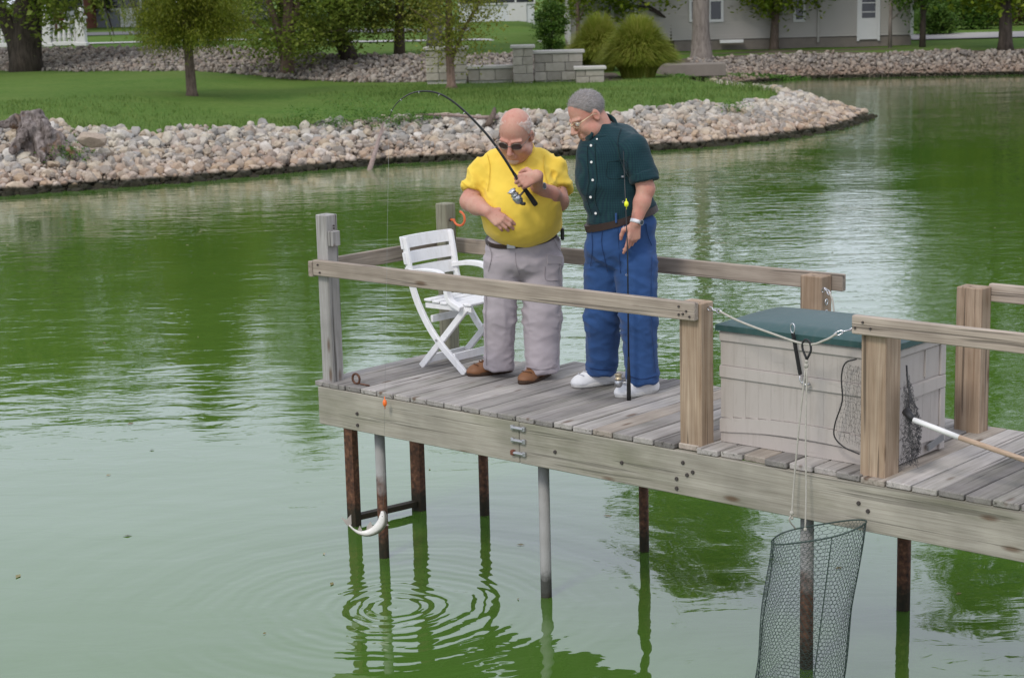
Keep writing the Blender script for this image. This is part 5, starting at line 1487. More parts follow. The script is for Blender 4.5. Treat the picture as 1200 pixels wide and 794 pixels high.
def local_tube(name, pts, r, mat, parent, n=7, closed=False):
    P0 = np.array(parent.location); return MB().tube([np.array(p) - P0 for p in pts], r, n, closed=closed).build(name, mat, parent, True)
def watch(parent, c, axis, out, r, mat_band, wide=.020, face=.018):
    axis = np.array(axis, float); axis /= np.linalg.norm(axis); out = np.array(out, float); out -= axis * (out @ axis); out /= np.linalg.norm(out); s_ = np.cross(axis, out)
    ringband('watch_band', c, out * r, s_ * r, wide, .004, mat_band, parent, 24, axis)
    P0 = np.array(parent.location); p = np.array(c) + out * (r + .001) - P0
    MB().tube([p, p + out * .008], face, 14).build('watch_case', M_watch, parent); MB().tube([p + out * .008, p + out * .0095], face * .78, 14).build('watch_dial', M_dial, parent)

# ---- the man in yellow
Y1 = 10.70
J = lambda px, py, dy=0.0: gy(px, py, Y1 + dy)
g0 = gz(607, 441, DECK + TOP)
man1 = thing('person', 'stout balding man in yellow t-shirt and sunglasses holding a bent fishing rod', 'person', g0)
Hc1 = J(604, 157, -.14); M1 = frame((-.30, -.80, -.52), (-.10, -.5, .85)); HS1 = 1.16
b1 = Sdf(.0045)
neck1 = J(611, 178, .02)
L1 = head(b1, Hc1, M1, HS1, neck1, 1.0)
b1.cap(neck1, J(612, 196, .02), .07, .11, .04); b1.ell(J(610, 205, .0), (.165, .10, .12), .04); b1.ell(J(612, 250, -.03), (.19, .16, .17), .05); b1.ell(J(613, 292, .03), (.16, .10, .11), .04)
shR, elR, wrR = J(566, 202, .02), J(550, 236, -.06), J(572, 248, -.25)
shL, elL, wrL = J(650, 203, .04), J(655, 236, -.07), J(629, 218, -.27)
b1.cap(J(602, 196, .02), shR, .06, .056, .03); b1.cap(J(618, 196, .02), shL, .06, .056, .03)
b1.cap(shR, elR, .058, .054, .02); b1.cap(elR, elR * .6 + wrR * .4, .053, .054, .02); b1.cap(elR * .6 + wrR * .4, wrR, .054, .033, .02)
b1.cap(shL, elL, .060, .057, .02); b1.cap(elL, elL * .6 + wrL * .4, .056, .056, .02); b1.cap(elL * .6 + wrL * .4, wrL, .056, .034, .02)
cr = [(.35, .6, .4), (.45, .7, .45), (.55, .75, .5), (.6, .8, .5)]
hand(b1, wrR, (.72, -.42, -.50), (-.22, -.86, .42), 1.10, cr, .05, (.1, -.2), -1)
rodA, rodB = J(628, 240, -.33), J(602, 203, -.40)
rdir = (rodB - rodA) / np.linalg.norm(rodB - rodA)
gripc = rodA * .30 + rodB * .70
f_h = np.array((-.93, -.10, -.05)); f_h = f_h - rdir * (f_h @ rdir) * .55; f_h /= np.linalg.norm(f_h)
n_h = np.array((.05, -.98, .30)); n_h -= f_h * (n_h @ f_h); n_h /= np.linalg.norm(n_h)
wrist_fit = gripc - 1.10 * (f_h * .098 - n_h * .030)
cl = [(.95, 1.45, .7), (1.0, 1.5, .7), (1.05, 1.5, .7), (1.1, 1.5, .7)]
hand(b1, wrist_fit, f_h, n_h, 1.10, cl, .02, (.9, .3), 1)
b1.cap(wrL, wrist_fit + 0 * f_h, .034, .030, .02)
for (h_, k_, a_) in ((J(588, 300), J(586, 368, -.03), J(584, 425, .01)), (J(634, 300, .01), J(635, 370, -.04), J(634, 425, -.10))):
    b1.cap(h_, k_, .075, .055, .03); b1.cap(k_, a_, .052, .042, .03)
sculpt('body', b1, M_skin1, man1)
# shirt
s1 = Sdf(.0065)
s1.ell(J(611, 245, -.07), (.240, .222, .225), .06); s1.ell(J(606, 208, .0), (.200, .150, .160), .08); s1.ell(J(613, 264, .02), (.228, .185, .10), .06)
s1.cap(J(582, 190, .03), J(636, 189, .05), .062, .066, .06); s1.cap(J(607, 176, .03), J(612, 202, .03), .070, .135, .05)
dR = (elR - shR) / np.linalg.norm(elR - shR); dL = (elL - shL) / np.linalg.norm(elL - shL)
sl1 = Sdf(.0065); sl1.cap(J(584, 190, .03), J(567, 201, .01), .066, .071, .03); sl1.cap(J(566, 201, .01), J(549, 236, -.05), .071, .077, .03); sl1.cut(J(549, 223, -.03), dR + np.array([-.0, -.1, 0]))
sl2 = Sdf(.0065); sl2.cap(J(634, 191, .05), J(649, 201, .03), .070, .074, .03); sl2.cap(J(649, 201, .03), J(657, 236, -.04), .074, .081, .03); sl2.cut(J(656, 222, -.03), dL + np.array([.12, -.1, 0]))
def ridge(q, seed=0): return 1 - 2.2 * np.abs(vnoise(q, seed))
def folds1(V):
    z = V[:, 2] - DECK; x = V[:, 0] - Hc1[0]
    up_ = sstep((z - .98) / .22); side = sstep((np.abs(x) - .13) / .10)
    q = np.c_[x * 7 + (z - 1.2) * 7 * np.sign(x), V[:, 1] * 5, (z - 1.2) * 5 - np.abs(x) * 7]
    q2 = np.c_[x * 11 - (z - 1.2) * 8 * np.sign(x), V[:, 1] * 7, (z - 1.2) * 9 + np.abs(x) * 6]
    return .0075 * vnoise(q, 3) * (.15 + .85 * up_) + .0125 * ridge(q2, 9) * up_ * (.30 + .70 * side) + .0065 * ridge(q2 * 1.9, 19) * up_ * (.3 + .7 * side) + .002 * vnoise(V * 30, 5)
def foldsl(V):
    q = np.c_[V[:, 0] * 14 + V[:, 2] * 9, V[:, 1] * 8, V[:, 2] * 7 - V[:, 0] * 10]; return .006 * vnoise(q, 8) + .005 * ridge(q * .9, 4) + .002 * vnoise(V * 30, 9)
s1.grp(sl1, .028).grp(sl2, .028)
sculpt('t_shirt', s1, M_yellow, man1, folds1, 2)
ringband('collar_band', J(608, 176, -.02), np.array((.092, .0, .012)), np.array((.0, .085, .050)), .020, .010, M_yellow, man1, 30)
# trousers
t1 = Sdf(.008)
hipR, kneR, hemR = J(589, 312, .01), J(586, 370, -.02), J(585, 433, .01)
hipL, kneL, hemL = J(635, 312, .02), J(635, 372, -.04), J(635, 436, -.10)
t1.ell(J(613, 285, .035), (.222, .160, .10), .05); t1.ell(J(612, 305, .03), (.228, .170, .10), .06)
t1.cap(hipR, kneR, .108, .091, .03); t1.cap(kneR, hemR, .091, .086, .03); t1.cap(hipL, kneL, .122, .110, .03); t1.cap(kneL, hemL, .110, .097, .03)
t1.cut(J(611, 273, .03), (-.10, -.20, 1)); t1.cut(J(585, 432, 0), (0, 0, -1))
def foldsp(seed, amp=.011):
    def f(V):
        z = V[:, 2] - DECK; k = .8 * np.exp(-((z - .40) / .14) ** 2) + np.exp(-((z - .09) / .09) ** 2) * 1.1 + .9 * np.exp(-((z - .74) / .11) ** 2) + .30
        q = np.c_[V[:, 0] * 5 + V[:, 2] * 8, V[:, 1] * 5, V[:, 2] * 12 - V[:, 0] * 6]
        q3 = np.c_[V[:, 0] * 7 - V[:, 2] * 9, V[:, 1] * 6, V[:, 2] * 15 + V[:, 0] * 8]
        q2 = np.c_[V[:, 0] * 14, V[:, 1] * 14, V[:, 2] * 2.2]
        return amp * (.18 * k * vnoise(q, seed) + .60 * k * ridge(q3, seed + 2) + .40 * ridge(q2, seed + 4) * (z < .75) + .18 * vnoise(V * 30, seed + 7) + .30 * ridge(np.c_[V[:, 0] * 16 + V[:, 2] * 14, V[:, 1] * 12, V[:, 2] * 26 - V[:, 0] * 10], seed + 9) * np.clip(k, 0, 1.2))
    return f
def hug_band(name, c, axis, h, gap, thick, srcs, mat, parent, n=48, pad=.03):
    """a belt that follows the clothes under it"""
    axis = np.array(axis, float); axis /= np.linalg.norm(axis); c = np.array(c); P0 = np.array(parent.location)
    P = np.concatenate([np.array([v.co[:] for v in o.data.vertices]) + P0 for o in srcs]) - c
    d = P @ axis; P = P[np.abs(d) < h / 2 + .008]; e1 = np.cross(axis, (0, 1.0, 0)); e1 /= np.linalg.norm(e1); e2 = np.cross(axis, e1)
    an = np.arctan2(P @ e2, P @ e1); r = np.hypot(P @ e1, P @ e2); b = ((an + math.pi) / (2 * math.pi) * n).astype(int) % n
    R_ = np.array([r[b == k].max() if (b == k).any() else 0 for k in range(n)]); R_[R_ == 0] = np.median(R_[R_ > 0])
    R_ = np.maximum(R_, (np.roll(R_, 1) + np.roll(R_, -1)) / 2)
    for _ in range(2): R_ = (np.roll(R_, 1) + 2 * R_ + np.roll(R_, -1)) / 4
    R_ += gap; m = MB(); bm = m.bm; rows = [[], [], [], []]
    for k in range(n):
        a = (k + .5) / n * 2 * math.pi - math.pi; u = e1 * math.cos(a) + e2 * math.sin(a)
        for j, (rr, hh) in enumerate(((R_[k] + thick, -h / 2), (R_[k] + thick, h / 2), (R_[k] - pad, h / 2), (R_[k] - pad, -h / 2))): rows[j].append(bm.verts.new(Vector(c + u * rr + axis * hh - P0)))
    for j in range(4):
        for k in range(n): bm.faces.new((rows[j][k], rows[j][(k + 1) % n], rows[(j + 1) % 4][(k + 1) % n], rows[(j + 1) % 4][k]))
    return m.build(name, mat, parent, False)
t1.h = .0065
sculpt('trousers', t1, M_khaki, man1, foldsp(11, .0088), 2)
hug_band('belt', J(611, 277, .03), (-.10, -.20, 1), .022, .0, .003, [o for o in man1.children if o.name.startswith('trousers')], M_belt, man1)
P_ = J(599, 288, -.150) - g0
MB().box(P_, (.05, .012, .034), None, .004).build('belt_buckle', M_watch, man1)
# cargo pocket, flap and seams
def patch(name, pts, thick, mat, parent):
    P0 = np.array(parent.location); m = MB(); bm = m.bm; A = [bm.verts.new(Vector(p - P0)) for p in pts]; c = np.mean(pts, 0)
    nrm = np.cross(pts[1] - pts[0], pts[2] - pts[0]); nrm /= np.linalg.norm(nrm)
    if nrm[1] > 0: nrm = -nrm
    B = [bm.verts.new(Vector(p + nrm * thick - (p - c) * .05 - P0)) for p in pts]; n = len(pts); bm.faces.new(A); bm.faces.new(B)
    for k in range(n): bm.faces.new((A[k], A[(k + 1) % n], B[(k + 1) % n], B[k]))
    return m.build(name, mat, parent)
patch('pocket_flap', [J(640, 297, -.105), J(659, 300, -.055), J(658, 309, -.052), J(641, 309, -.105)], .010, M_khaki, man1)
M_black2 = plain('black_phone_case', (.02, .02, .022), .5)
P_ = J(659, 274, .0) - g0; MB().box(P_, (.022, .05, .07), None, .006).build('belt_case', M_black2, man1)
# shoes (the feet point out, toes to the left)
shoe(man1, gz(600, 435, DECK + TOP), gz(548, 440.5, DECK + TOP), M_leather, M_sole, 1.08, M_lace)
shoe(man1, gz(644, 438, DECK + TOP), gz(611, 451, DECK + TOP), M_leather, M_sole, 1.08, M_lace)
# hair fringe, glasses, beard shade, watch
def hairpiece(name, L_, M_, s_, keep_cuts, grow, mat, parent, amp=.002):
    sd = Sdf(.0055); sd.ell(L_(0, -.012, .035), (np.array([.076, .097, .088]) + grow) * s_, .01, M_)
    for p, nl in keep_cuts: sd.cut(L_(*p), np.array(nl) @ M_)
    return sculpt(name, sd, mat, parent, lambda V: amp * vnoise(V * 130, 2) + amp * vnoise(V * 55, 6), 1)
M_whitehair = plain('thin_white_hair', (.52, .44, .39), .9, .1, 0, .12, 60, .5, 260)
M_greyhair = plain('short_grey_hair', (.235, .22, .215), .85, .15, 0, .35, 45, .8, 240)
def strands(name, obj, parent, n, ln, w, comb, mat, lift=.35, seed=1):
    """short hair lying over the scalp"""
    r = np.random.default_rng(seed); me = obj.data; V = np.array([v.co[:] for v in me.vertices]); N = np.array([v.normal[:] for v in me.vertices])
    k = r.integers(0, len(V), n); P = V[k] + r.normal(0, .0025, (n, 3)); Nn = N[k]; c = np.array(comb(P)); c = c - Nn * (c * Nn).sum(1)[:, None]; c /= np.linalg.norm(c, axis=1)[:, None] + 1e-9
    c = c + r.normal(0, .35, (n, 3)); d = c + Nn * lift; d /= np.linalg.norm(d, axis=1)[:, None]; sd_ = np.cross(d, Nn); sd_ /= np.linalg.norm(sd_, axis=1)[:, None] + 1e-9
    L = (ln * r.uniform(.5, 1.3, n))[:, None]; wv = w * r.uniform(.6, 1.2, n)[:, None]
    A = P - Nn * .002; B = A + d * L * .55; Cc = A + d * L - Nn * L * .25
    VV = np.stack([A - sd_ * wv, A + sd_ * wv, B - sd_ * wv, B + sd_ * wv, Cc - sd_ * wv * .3, Cc + sd_ * wv * .3], 1).reshape(-1, 3); m_ = np.arange(n)[:, None] * 6
    o = mk(name, VV, np.concatenate([m_ + np.array([0, 1, 3, 2]), m_ + np.array([2, 3, 5, 4])]), mat, parent, True); o['kind'] = 'stuff'; return o
def strandmat(name, stops):
    t = NT(name); return t.fin(t.ramp(t.island(), stops), .55, None, .3)
M_str1 = strandmat('white_hair_strands', [(0, (.40, .34, .30)), (.5, (.62, .56, .51)), (1, (.78, .74, .70))])
M_str2 = strandmat('grey_hair_strands', [(0, (.19, .175, .165)), (.45, (.27, .25, .24)), (.8, (.37, .35, .34)), (1, (.48, .46, .45))])
h1 = hairpiece('hair', L1, M1, HS1, [((0, .012, 0), (0, .93, -.35)), ((0, 0, .085), (0, -.25, 1)), ((0, 0, -.035), (0, .2, -1))], .0012, plain('pale_scalp', (.56, .38, .31), .8, .1, 0, .1, 60), man1, .0008)
c1 = (np.array((0, -.8, -.6)) @ M1)
strands('hair_strands', h1, man1, 6500, .022, .0006, lambda P: np.tile(c1, (len(P), 1)), M_str1, .18, 3)
bd = Sdf(.005); bd.ell(L1(0, .077, -.104), np.array([.030, .020, .026]) * HS1, .01, M1); bd.cap(L1(-.022, .098, -.062), L1(.022, .098, -.062), .006 * HS1, None, .008); bd.cut(L1(0, 0, -.088), (np.array((0, -.2, 1))) @ M1)
sculpt('beard', bd, plain('pale_stubble', (.52, .36, .30), .9, .1, 0, .15, 90, .4, 300), man1, lambda V: .0015 * vnoise(V * 120, 2), 1)
def glasses(L_, M_, s_, fmat, lmat, parent, dark):
    P0 = np.array(parent.location)
    for q in (-1, 1):
        lw, lh = (.0265, .0185) if dark else (.023, .0155)
        pts = [L_(q * (.034 + lw * math.copysign(abs(math.cos(a)) ** .8, math.cos(a))), .106 - .016 * abs(.034 + lw * math.cos(a)) / .06, -.005 + lh * math.sin(a)) for a in np.linspace(0, 6.283, 19)[:-1]]
        local_tube('lens_rim', pts, .0016 * s_, fmat, parent, 5, True)
        if lmat is not None:
            m = MB(); c = m.bm.verts.new(Vector(np.mean(pts, 0) + M_[1] * .003 - P0)); v = [m.bm.verts.new(Vector(p - P0)) for p in pts]
            for k in range(len(v)): m.bm.faces.new((c, v[k], v[(k + 1) % len(v)]))
            m.build('lens', lmat, parent, True)
        local_tube('temple_arm', [L_(q * .057, .098, .001), L_(q * .072, .070, .003), L_(q * .083, .0, .004), L_(q * .085, -.018, -.010)], .0018 * s_, fmat, parent, 5)
    local_tube('bridge', [L_(-.012, .105, .0), L_(0, .112, .004), L_(.012, .105, .0)], .0018 * s_, fmat, parent, 5)
glasses(L1, M1, HS1, M_frame, M_lens, man1, True)
P0 = g0
for q in (-1, 1): MB().ball(L1(q * .032, .084, -.004) - P0, .013 * HS1, 2).build('eye', M_eye, man1, True)
ad = wrL - elL; ad /= np.linalg.norm(ad)
watch(man1, wrL - ad * .012, ad, (.0, -.9, .45), .037, M_watch, .02, .020)

# ---- the bent rod with its reel, line, float and fish
rod = thing('fishing_rod', 'long black fishing rod bent double by a fish, with silver reel', 'fishing rod', rodA)
P0 = np.array(rodA)
tipw = np.array((-.772, 10.243, CZ - .72)); tp = gy(446, 143, 10.243)
rp = [rodA, rodB, J(590, 184, -.42), J(575, 163, -.44), J(560, 146, -.45), J(545, 131, -.46), J(530, 118.5, -.46), J(515, 110, -.46), J(500, 107, -.46), J(485, 108.5, -.46), J(472, 115, -.46), J(462, 125, -.457), J(456, 137, -.457)]
tip = rp[-1]
M_rod = plain('black_graphite', (.012, .012, .013), .35, .5)
M_cork = plain('black_foam_grip', (.02, .02, .02), .8, .2)
Pc = curve(rp[1:], 5); n_ = len(Pc)
local_tube('blank', Pc, [.0066 * (1 - k / n_) ** .8 + .0016 for k in range(n_)], M_rod, rod, 8)
local_tube('handle', [rodA, rodA + rdir * .012, rodA * .62 + rodB * .38, rodB], [.014, .0155, .0125, .009], M_cork, rod, 10)
seat = rodA * .52 + rodB * .48; dn = np.array((-.62, -.5, -.45)); dn -= rdir * (dn @ rdir); dn /= np.linalg.norm(dn)
rc = seat + dn * .075 + rdir * .01
local_tube('reel_foot', [seat - rdir * .03, seat + rdir * .04], .009, M_steel, rod)
local_tube('reel_stem', [seat, seat + dn * .05, rc], [.006, .007, .012], M_steel, rod)
local_tube('reel_body', [rc - rdir * .045, rc - rdir * .03, rc - rdir * .0, rc + rdir * .012], [.012, .024, .027, .020], M_watch, rod, 12)
local_tube('spool', [rc + rdir * .014, rc + rdir * .018, rc + rdir * .022, rc + rdir * .044, rc + rdir * .048, rc + rdir * .054], [.020, .026, .019, .019, .026, .016], M_steel, rod, 14)
sd_ = np.cross(rdir, dn)
local_tube('bail_wire', [rc + rdir * .02 + sd_ * .030, rc + rdir * .05 + sd_ * .022 + dn * .02, rc + rdir * .055 + dn * .03, rc + rdir * .05 - sd_ * .022 + dn * .02, rc + rdir * .02 - sd_ * .030], .0022, M_steel, rod, 5)
local_tube('crank', [rc - rdir * .012, rc - rdir * .012 + sd_ * .045 , rc - rdir * .03 + sd_ * .05 + dn * .02], .004, M_black, rod, 6); local_tube('crank_knob', [rc - rdir * .03 + sd_ * .043 + dn * .02, rc - rdir * .03 + sd_ * .072 + dn * .022], .010, M_black, rod, 8)
for k in (8, 20, 30, 38, 46, 52):
    if k < n_ - 1:
        q = Pc[k]; tt = Pc[k + 1] - Pc[k - 1]; tt = tt / np.linalg.norm(tt); dd_ = np.array((-.5, -.5, -.7)); dd_ -= tt * (dd_ @ tt); dd_ /= np.linalg.norm(dd_); ss = np.cross(tt, dd_); r_ = .011 - .00012 * k
        local_tube('line_guide', [q + dd_ * (r_ * 1.2 + r_ * math.cos(a)) + ss * r_ * math.sin(a) for a in np.linspace(0, 6.283, 11)[:-1]], .0015, M_steel, rod, 5, True)
M_line = plain('nylon_line', (.25, .26, .25), .3, .5)
mouth = np.array([tip[0] * .0 + gy(449, 598, tip[1])[0], tip[1], gy(449, 598, tip[1])[2]])
local_tube('line', [tip, mouth], .0006, M_line, rod, 4)
tb = .705; bp = tip * (1 - tb) + mouth * tb; 
M_float = plain('orange_float', (.85, .16, .02), .4, .5)
zt = gy(449, 472, tip[1])[2]; bp = tip + (mouth - tip) * ((zt - tip[2]) / (mouth[2] - tip[2]))
fl = thing('fishing_float', 'small bright orange float on the line in front of the dock fascia', 'float', bp)
MB().ball((0, 0, 0), (.013, .013, .022), 2).build('float_body', M_float, fl, True); MB().tube([(0, 0, -.034), (0, 0, .038)], .0028, 6).build('float_stem', M_float, fl, True)
# the fish, curled and thrashing
t = NT('silvery_fish'); nfi = t.noise(t.coord('Object'), 45, 4); vo = t.node('ShaderNodeTexVoronoi', i_Scale=260.0); t.link(t.coord('Object'), vo.inputs['Vector'])
ab = t.node('ShaderNodeAttribute', attribute_name='back'); fk = t.ramp(t.math('ADD', ab.outputs['Fac'], t.math('MULTIPLY', t.math('SUBTRACT', nfi, .5), .5)), [(.12, (0, 0, 0)), (.55, (1, 1, 1))])
M_fish = t.fin(t.mix(fk, t.mix(nfi, (.60, .57, .52), (.80, .78, .74)), (.20, .185, .15)), .3, t.bump(vo.outputs['Distance'], .4, .002), .6)
M_fishb = plain('fish_back', (.16, .15, .13), .35, .5, 0, .3, 30)
M_fin = plain('fish_fin', (.40, .36, .33), .5, .3, 0, .2, 40)
fish = thing('fish', 'pale silvery fish curled on the line just above the water', 'fish', mouth)
sp_pts = [(0, 0, 0), (.000, -.01, -.045), (-.012, -.015, -.10), (-.045, -.02, -.148), (-.095, -.015, -.178), (-.145, -.0, -.178), (-.185, .01, -.150), (-.215, .01, -.110)]
cv = [np.array(p) * np.array([.93, .72]) for p in curve([(p[0], p[2]) for p in sp_pts], 5)] ; cv = [np.array([q[0], -.012, q[1]]) for q in cv]
nn_ = len(cv); prof_ = [(.011, .012), (.019, .024), (.022, .029), (.021, .028), (.016, .022), (.009, .013), (.005, .007), (.003, .006)]
m = MB(); rings = []
for i, p in enumerate(cv):
    tt = cv[min(i + 1, nn_ - 1)] - cv[max(i - 1, 0)]; tt = tt / np.linalg.norm(tt); side_ = np.array([0, 1.0, 0]); dn_ = np.cross(tt, side_)
    x = i / (nn_ - 1) * 7; a = int(min(x, 6)); w_, h_ = [prof_[a][k] * (1 - (x - a)) + prof_[a + 1][k] * (x - a) for k in (0, 1)]
    rings.append([m.bm.verts.new(Vector(p + side_ * w_ * math.cos(q) + dn_ * h_ * math.sin(q))) for q in np.linspace(0, 6.283, 13)[:-1]])
for A, B in zip(rings, rings[1:]):
    for k in range(12): m.bm.faces.new((A[k], A[(k + 1) % 12], B[(k + 1) % 12], B[k]))
m.bm.faces.new(rings[0][::-1]); m.bm.faces.new(rings[-1]); fbo = m.build('fish_body', M_fish, fish, True)
at = fbo.data.attributes.new('back', 'FLOAT', 'POINT'); at.data.foreach_set('value', [max(0.0, math.sin(q)) for _ in rings for q in np.linspace(0, 6.283, 13)[:-1]])
def fin(name, pts, mat=M_fin, th=.003):
    m = MB(); A = [m.bm.verts.new((p[0], p[1] - th / 2, p[2])) for p in pts]; B = [m.bm.verts.new((p[0], p[1] + th / 2, p[2])) for p in pts]; n = len(pts)
    m.bm.faces.new(A[::-1]); m.bm.faces.new(B)
    for k in range(n): m.bm.faces.new((A[k], A[(k + 1) % n], B[(k + 1) % n], B[k]))
    return m.build(name, mat, fish)
e = cv[-1]
fin('tail_fin', [(e[0] + .008, e[1], e[2] - .012), (e[0] - .016, e[1], e[2] + .004), (e[0] - .046, e[1], e[2] + .050), (e[0] - .014, e[1], e[2] + .034), (e[0] + .014, e[1], e[2] + .066), (e[0] + .014, e[1], e[2] + .010)])
fin('dorsal_fin', [(-.062, -.012, -.090), (-.075, -.012, -.058), (-.098, -.012, -.090), (-.10, -.012, -.110), (-.07, -.012, -.105)])
fin('anal_fin', [(-.125, -.012, -.110), (-.138, -.012, -.082), (-.150, -.012, -.105), (-.14, -.012, -.120)])
fin('pelvic_fin', [(.004, -.012, -.062), (.034, -.012, -.085), (.004, -.012, -.088)])
for s_ in (-1, 1): MB().ball((-.004, -.012 + s_ * .014, -.026), .0045, 1).build('fish_eye', M_dial, fish, True)

# ---- the man in the dark green shirt
Y2 = 10.26
K = lambda px, py, dy=0.0: gy(px, py, Y2 + dy)
g2 = gz(722, 456, DECK + TOP)
man2 = thing('person', 'grey haired man in dark green plaid shirt and jeans leaning to watch the catch', 'person', g2)
Hc2 = K(688, 134, .02); M2 = frame((-.80, -.36, -.52), (-.42, -.12, .90)); HS2 = 1.08
b2 = Sdf(.0045); neck2 = K(711, 165, .05)
L2 = head(b2, Hc2, M2, HS2, neck2, .35)
b2.cap(neck2, K(712, 185, .04), .07, .11, .04); b2.ell(K(712, 200, .04), (.13, .13, .14), .04); b2.ell(K(726, 245, .03), (.15, .12, .15), .05); b2.ell(K(728, 285, .03), (.15, .10, .11), .04)
sh2, el2, wr2 = K(740, 175, -.09), K(757, 221, -.14), K(745, 261, -.19)
b2.cap(K(715, 175, .0), sh2, .08, .06, .03); b2.cap(sh2, el2, .058, .049, .02); b2.cap(el2, el2 * .6 + wr2 * .4, .047, .046, .02); b2.cap(el2 * .6 + wr2 * .4, wr2, .046, .030, .02)
hand(b2, wr2, (-.17, -.05, -1), (.42, -.88, .05), 1.02, [(.15, .22, .2), (.42, .55, .4), (.62, .75, .5), (.8, .9, .5)], .015, (.35, .45), 1)
shF, elF, wrF = K(696, 178, .2), K(700, 230, .28), K(705, 268, .24)
b2.cap(K(705, 178, .1), shF, .08, .06, .03); b2.cap(shF, elF, .058, .047, .02); b2.cap(elF, wrF, .045, .030, .02); hand(b2, wrF, (.1, -.1, -1), (-.9, .3, 0), 1.0, [(.4, .5, .3)] * 4, .03, (.4, .2), -1)
for (h_, k_, a_) in ((K(708, 300, .08), K(706, 370, .10), K(707, 428, .15)), (K(744, 300, -.03), K(748, 370, -.10), K(753, 436, -.12))):
    b2.cap(h_, k_, .075, .055, .03); b2.cap(k_, a_, .052, .042, .03)
sculpt('body', b2, M_skin2, man2)
s2 = Sdf(.008)
s2.ell(K(708, 186, .05), (.160, .175, .175), .08); s2.ell(K(718, 216, .04), (.195, .175, .15), .09); s2.ell(K(727, 243, .04), (.200, .168, .10), .06); s2.ell(K(729, 258, .03), (.203, .168, .08), .04)
s2.cap(K(706, 155, .035), K(716, 185, .05), .070, .14, .05); s2.cap(K(722, 163, .03), sh2, .08, .078, .05); s2.cap(K(728, 170, .10), K(745, 215, .06), .12, .10, .06); s2.cap(K(700, 172, .12), shF, .09, .075, .05)
s2.cut(K(728, 262, .03), (.27, .0, -1))
d2 = (el2 - sh2) / np.linalg.norm(el2 - sh2)
sl3 = Sdf(.008); sl3.cap(K(728, 172, -.02), sh2, .08, .084, .04); sl3.cap(sh2, K(756, 212, -.13), .084, .078, .03); sl3.cut(K(755.5, 211, -.13), d2)
cuf = Sdf(.007); cuf.cap(K(752.5, 203, -.125), K(756.5, 213, -.135), .083, .082, .01); cuf.cut(K(756, 213, -.135), d2 + np.array([-.15, 0, 0])); cuf.cut(K(752.5, 202.5, -.125), -d2)
slf = Sdf(.010); slf.cap(shF, elF, .075, .066, .03)
def folds2(V):
    P = V - Hc2; q = np.c_[P[:, 0] * 7 + P[:, 2] * 5, P[:, 1] * 6, P[:, 2] * 3.5 - P[:, 0] * 6]
    z = V[:, 2] - DECK; low = np.exp(-((z - 1.02) / .10) ** 2)
    return .0075 * vnoise(q * 1.1, 13) + .005 * ridge(q * 1.6, 23) * .8 + .009 * low * vnoise(np.c_[V[:, 0] * 9, V[:, 1] * 9, V[:, 2] * 16], 15) + .0025 * vnoise(V * 28, 14)
sculpt('shirt', s2, M_plaid, man2, folds2, 2); sculpt('sleeve', sl3, M_plaid, man2, foldsl, 2); sculpt('rolled_cuff', cuf, M_plaid, man2, lambda V: .004 * vnoise(V * 24, 3), 1); sculpt('sleeve', slf, M_plaid, man2, foldsl, 2)
# collar: two leaves round the neck
cc_ = K(706, 158, .03)
def leaf_collar():
    Cf, Cb = K(697.5, 161, -.050), K(712.5, 140, .078); c0 = (Cf + Cb) / 2; a1 = (Cf - Cb) / 2; e1 = a1 / np.linalg.norm(a1)
    e2 = np.cross(e1, (.35, -.1, .93)); e2 /= np.linalg.norm(e2); up_ = np.cross(e2, e1); up_ = up_ if up_[2] > 0 else -up_
    rows = [[], [], [], []]; m = MB(); bm = m.bm; n = 40; ra = np.linalg.norm(a1)
    for k in range(n):
        an = R(9) + (2 * math.pi - R(18)) * k / (n - 1)
        front = max(0, math.cos(an)) ** 3
        o = e1 * math.cos(an) * ra + e2 * math.sin(an) * .072
        for j, (s_, h_) in enumerate(((1.04, -.004), (1.07, .030), (1.13, .031), (1.32 + .06 * front, -.014 - .026 * front))): rows[j].append(bm.verts.new(Vector(c0 + o * s_ + up_ * h_ - g2)))
    for j in range(3):
        for k in range(n - 1): bm.faces.new((rows[j][k], rows[j][k + 1], rows[j + 1][k + 1], rows[j + 1][k]))
    o = m.build('collar', M_plaid, man2, True); md = o.modifiers.new('s', 'SOLIDIFY'); md.thickness = .005
leaf_collar()
j2 = Sdf(.008)
j2.ell(K(728, 262, .03), (.200, .166, .10), .05); j2.ell(K(727, 290, .03), (.203, .165, .13), .08)
j2.cap(K(709, 308, .07), K(706, 372, .08), .116, .102, .03); j2.cap(K(706, 372, .08), K(706, 440, .14), .102, .085, .03)
j2.cap(K(745, 308, -.03), K(748, 372, -.09), .120, .101, .03); j2.cap(K(748, 372, -.09), K(753, 452, -.13), .101, .090, .03)
j2.h = .0065; j2.cut(K(728, 257, .03), (-.27, .0, 1)); j2.cut((0, 0, DECK + TOP + .068), (0, 0, -1))
sculpt('jeans', j2, M_jean, man2, foldsp(31, .0100), 2)
hug_band('belt', K(729, 255, .03), (-.27, .0, 1), .038, .0, .004, [o for o in man2.children if o.name.startswith(('jeans', 'shirt'))], M_belt, man2)
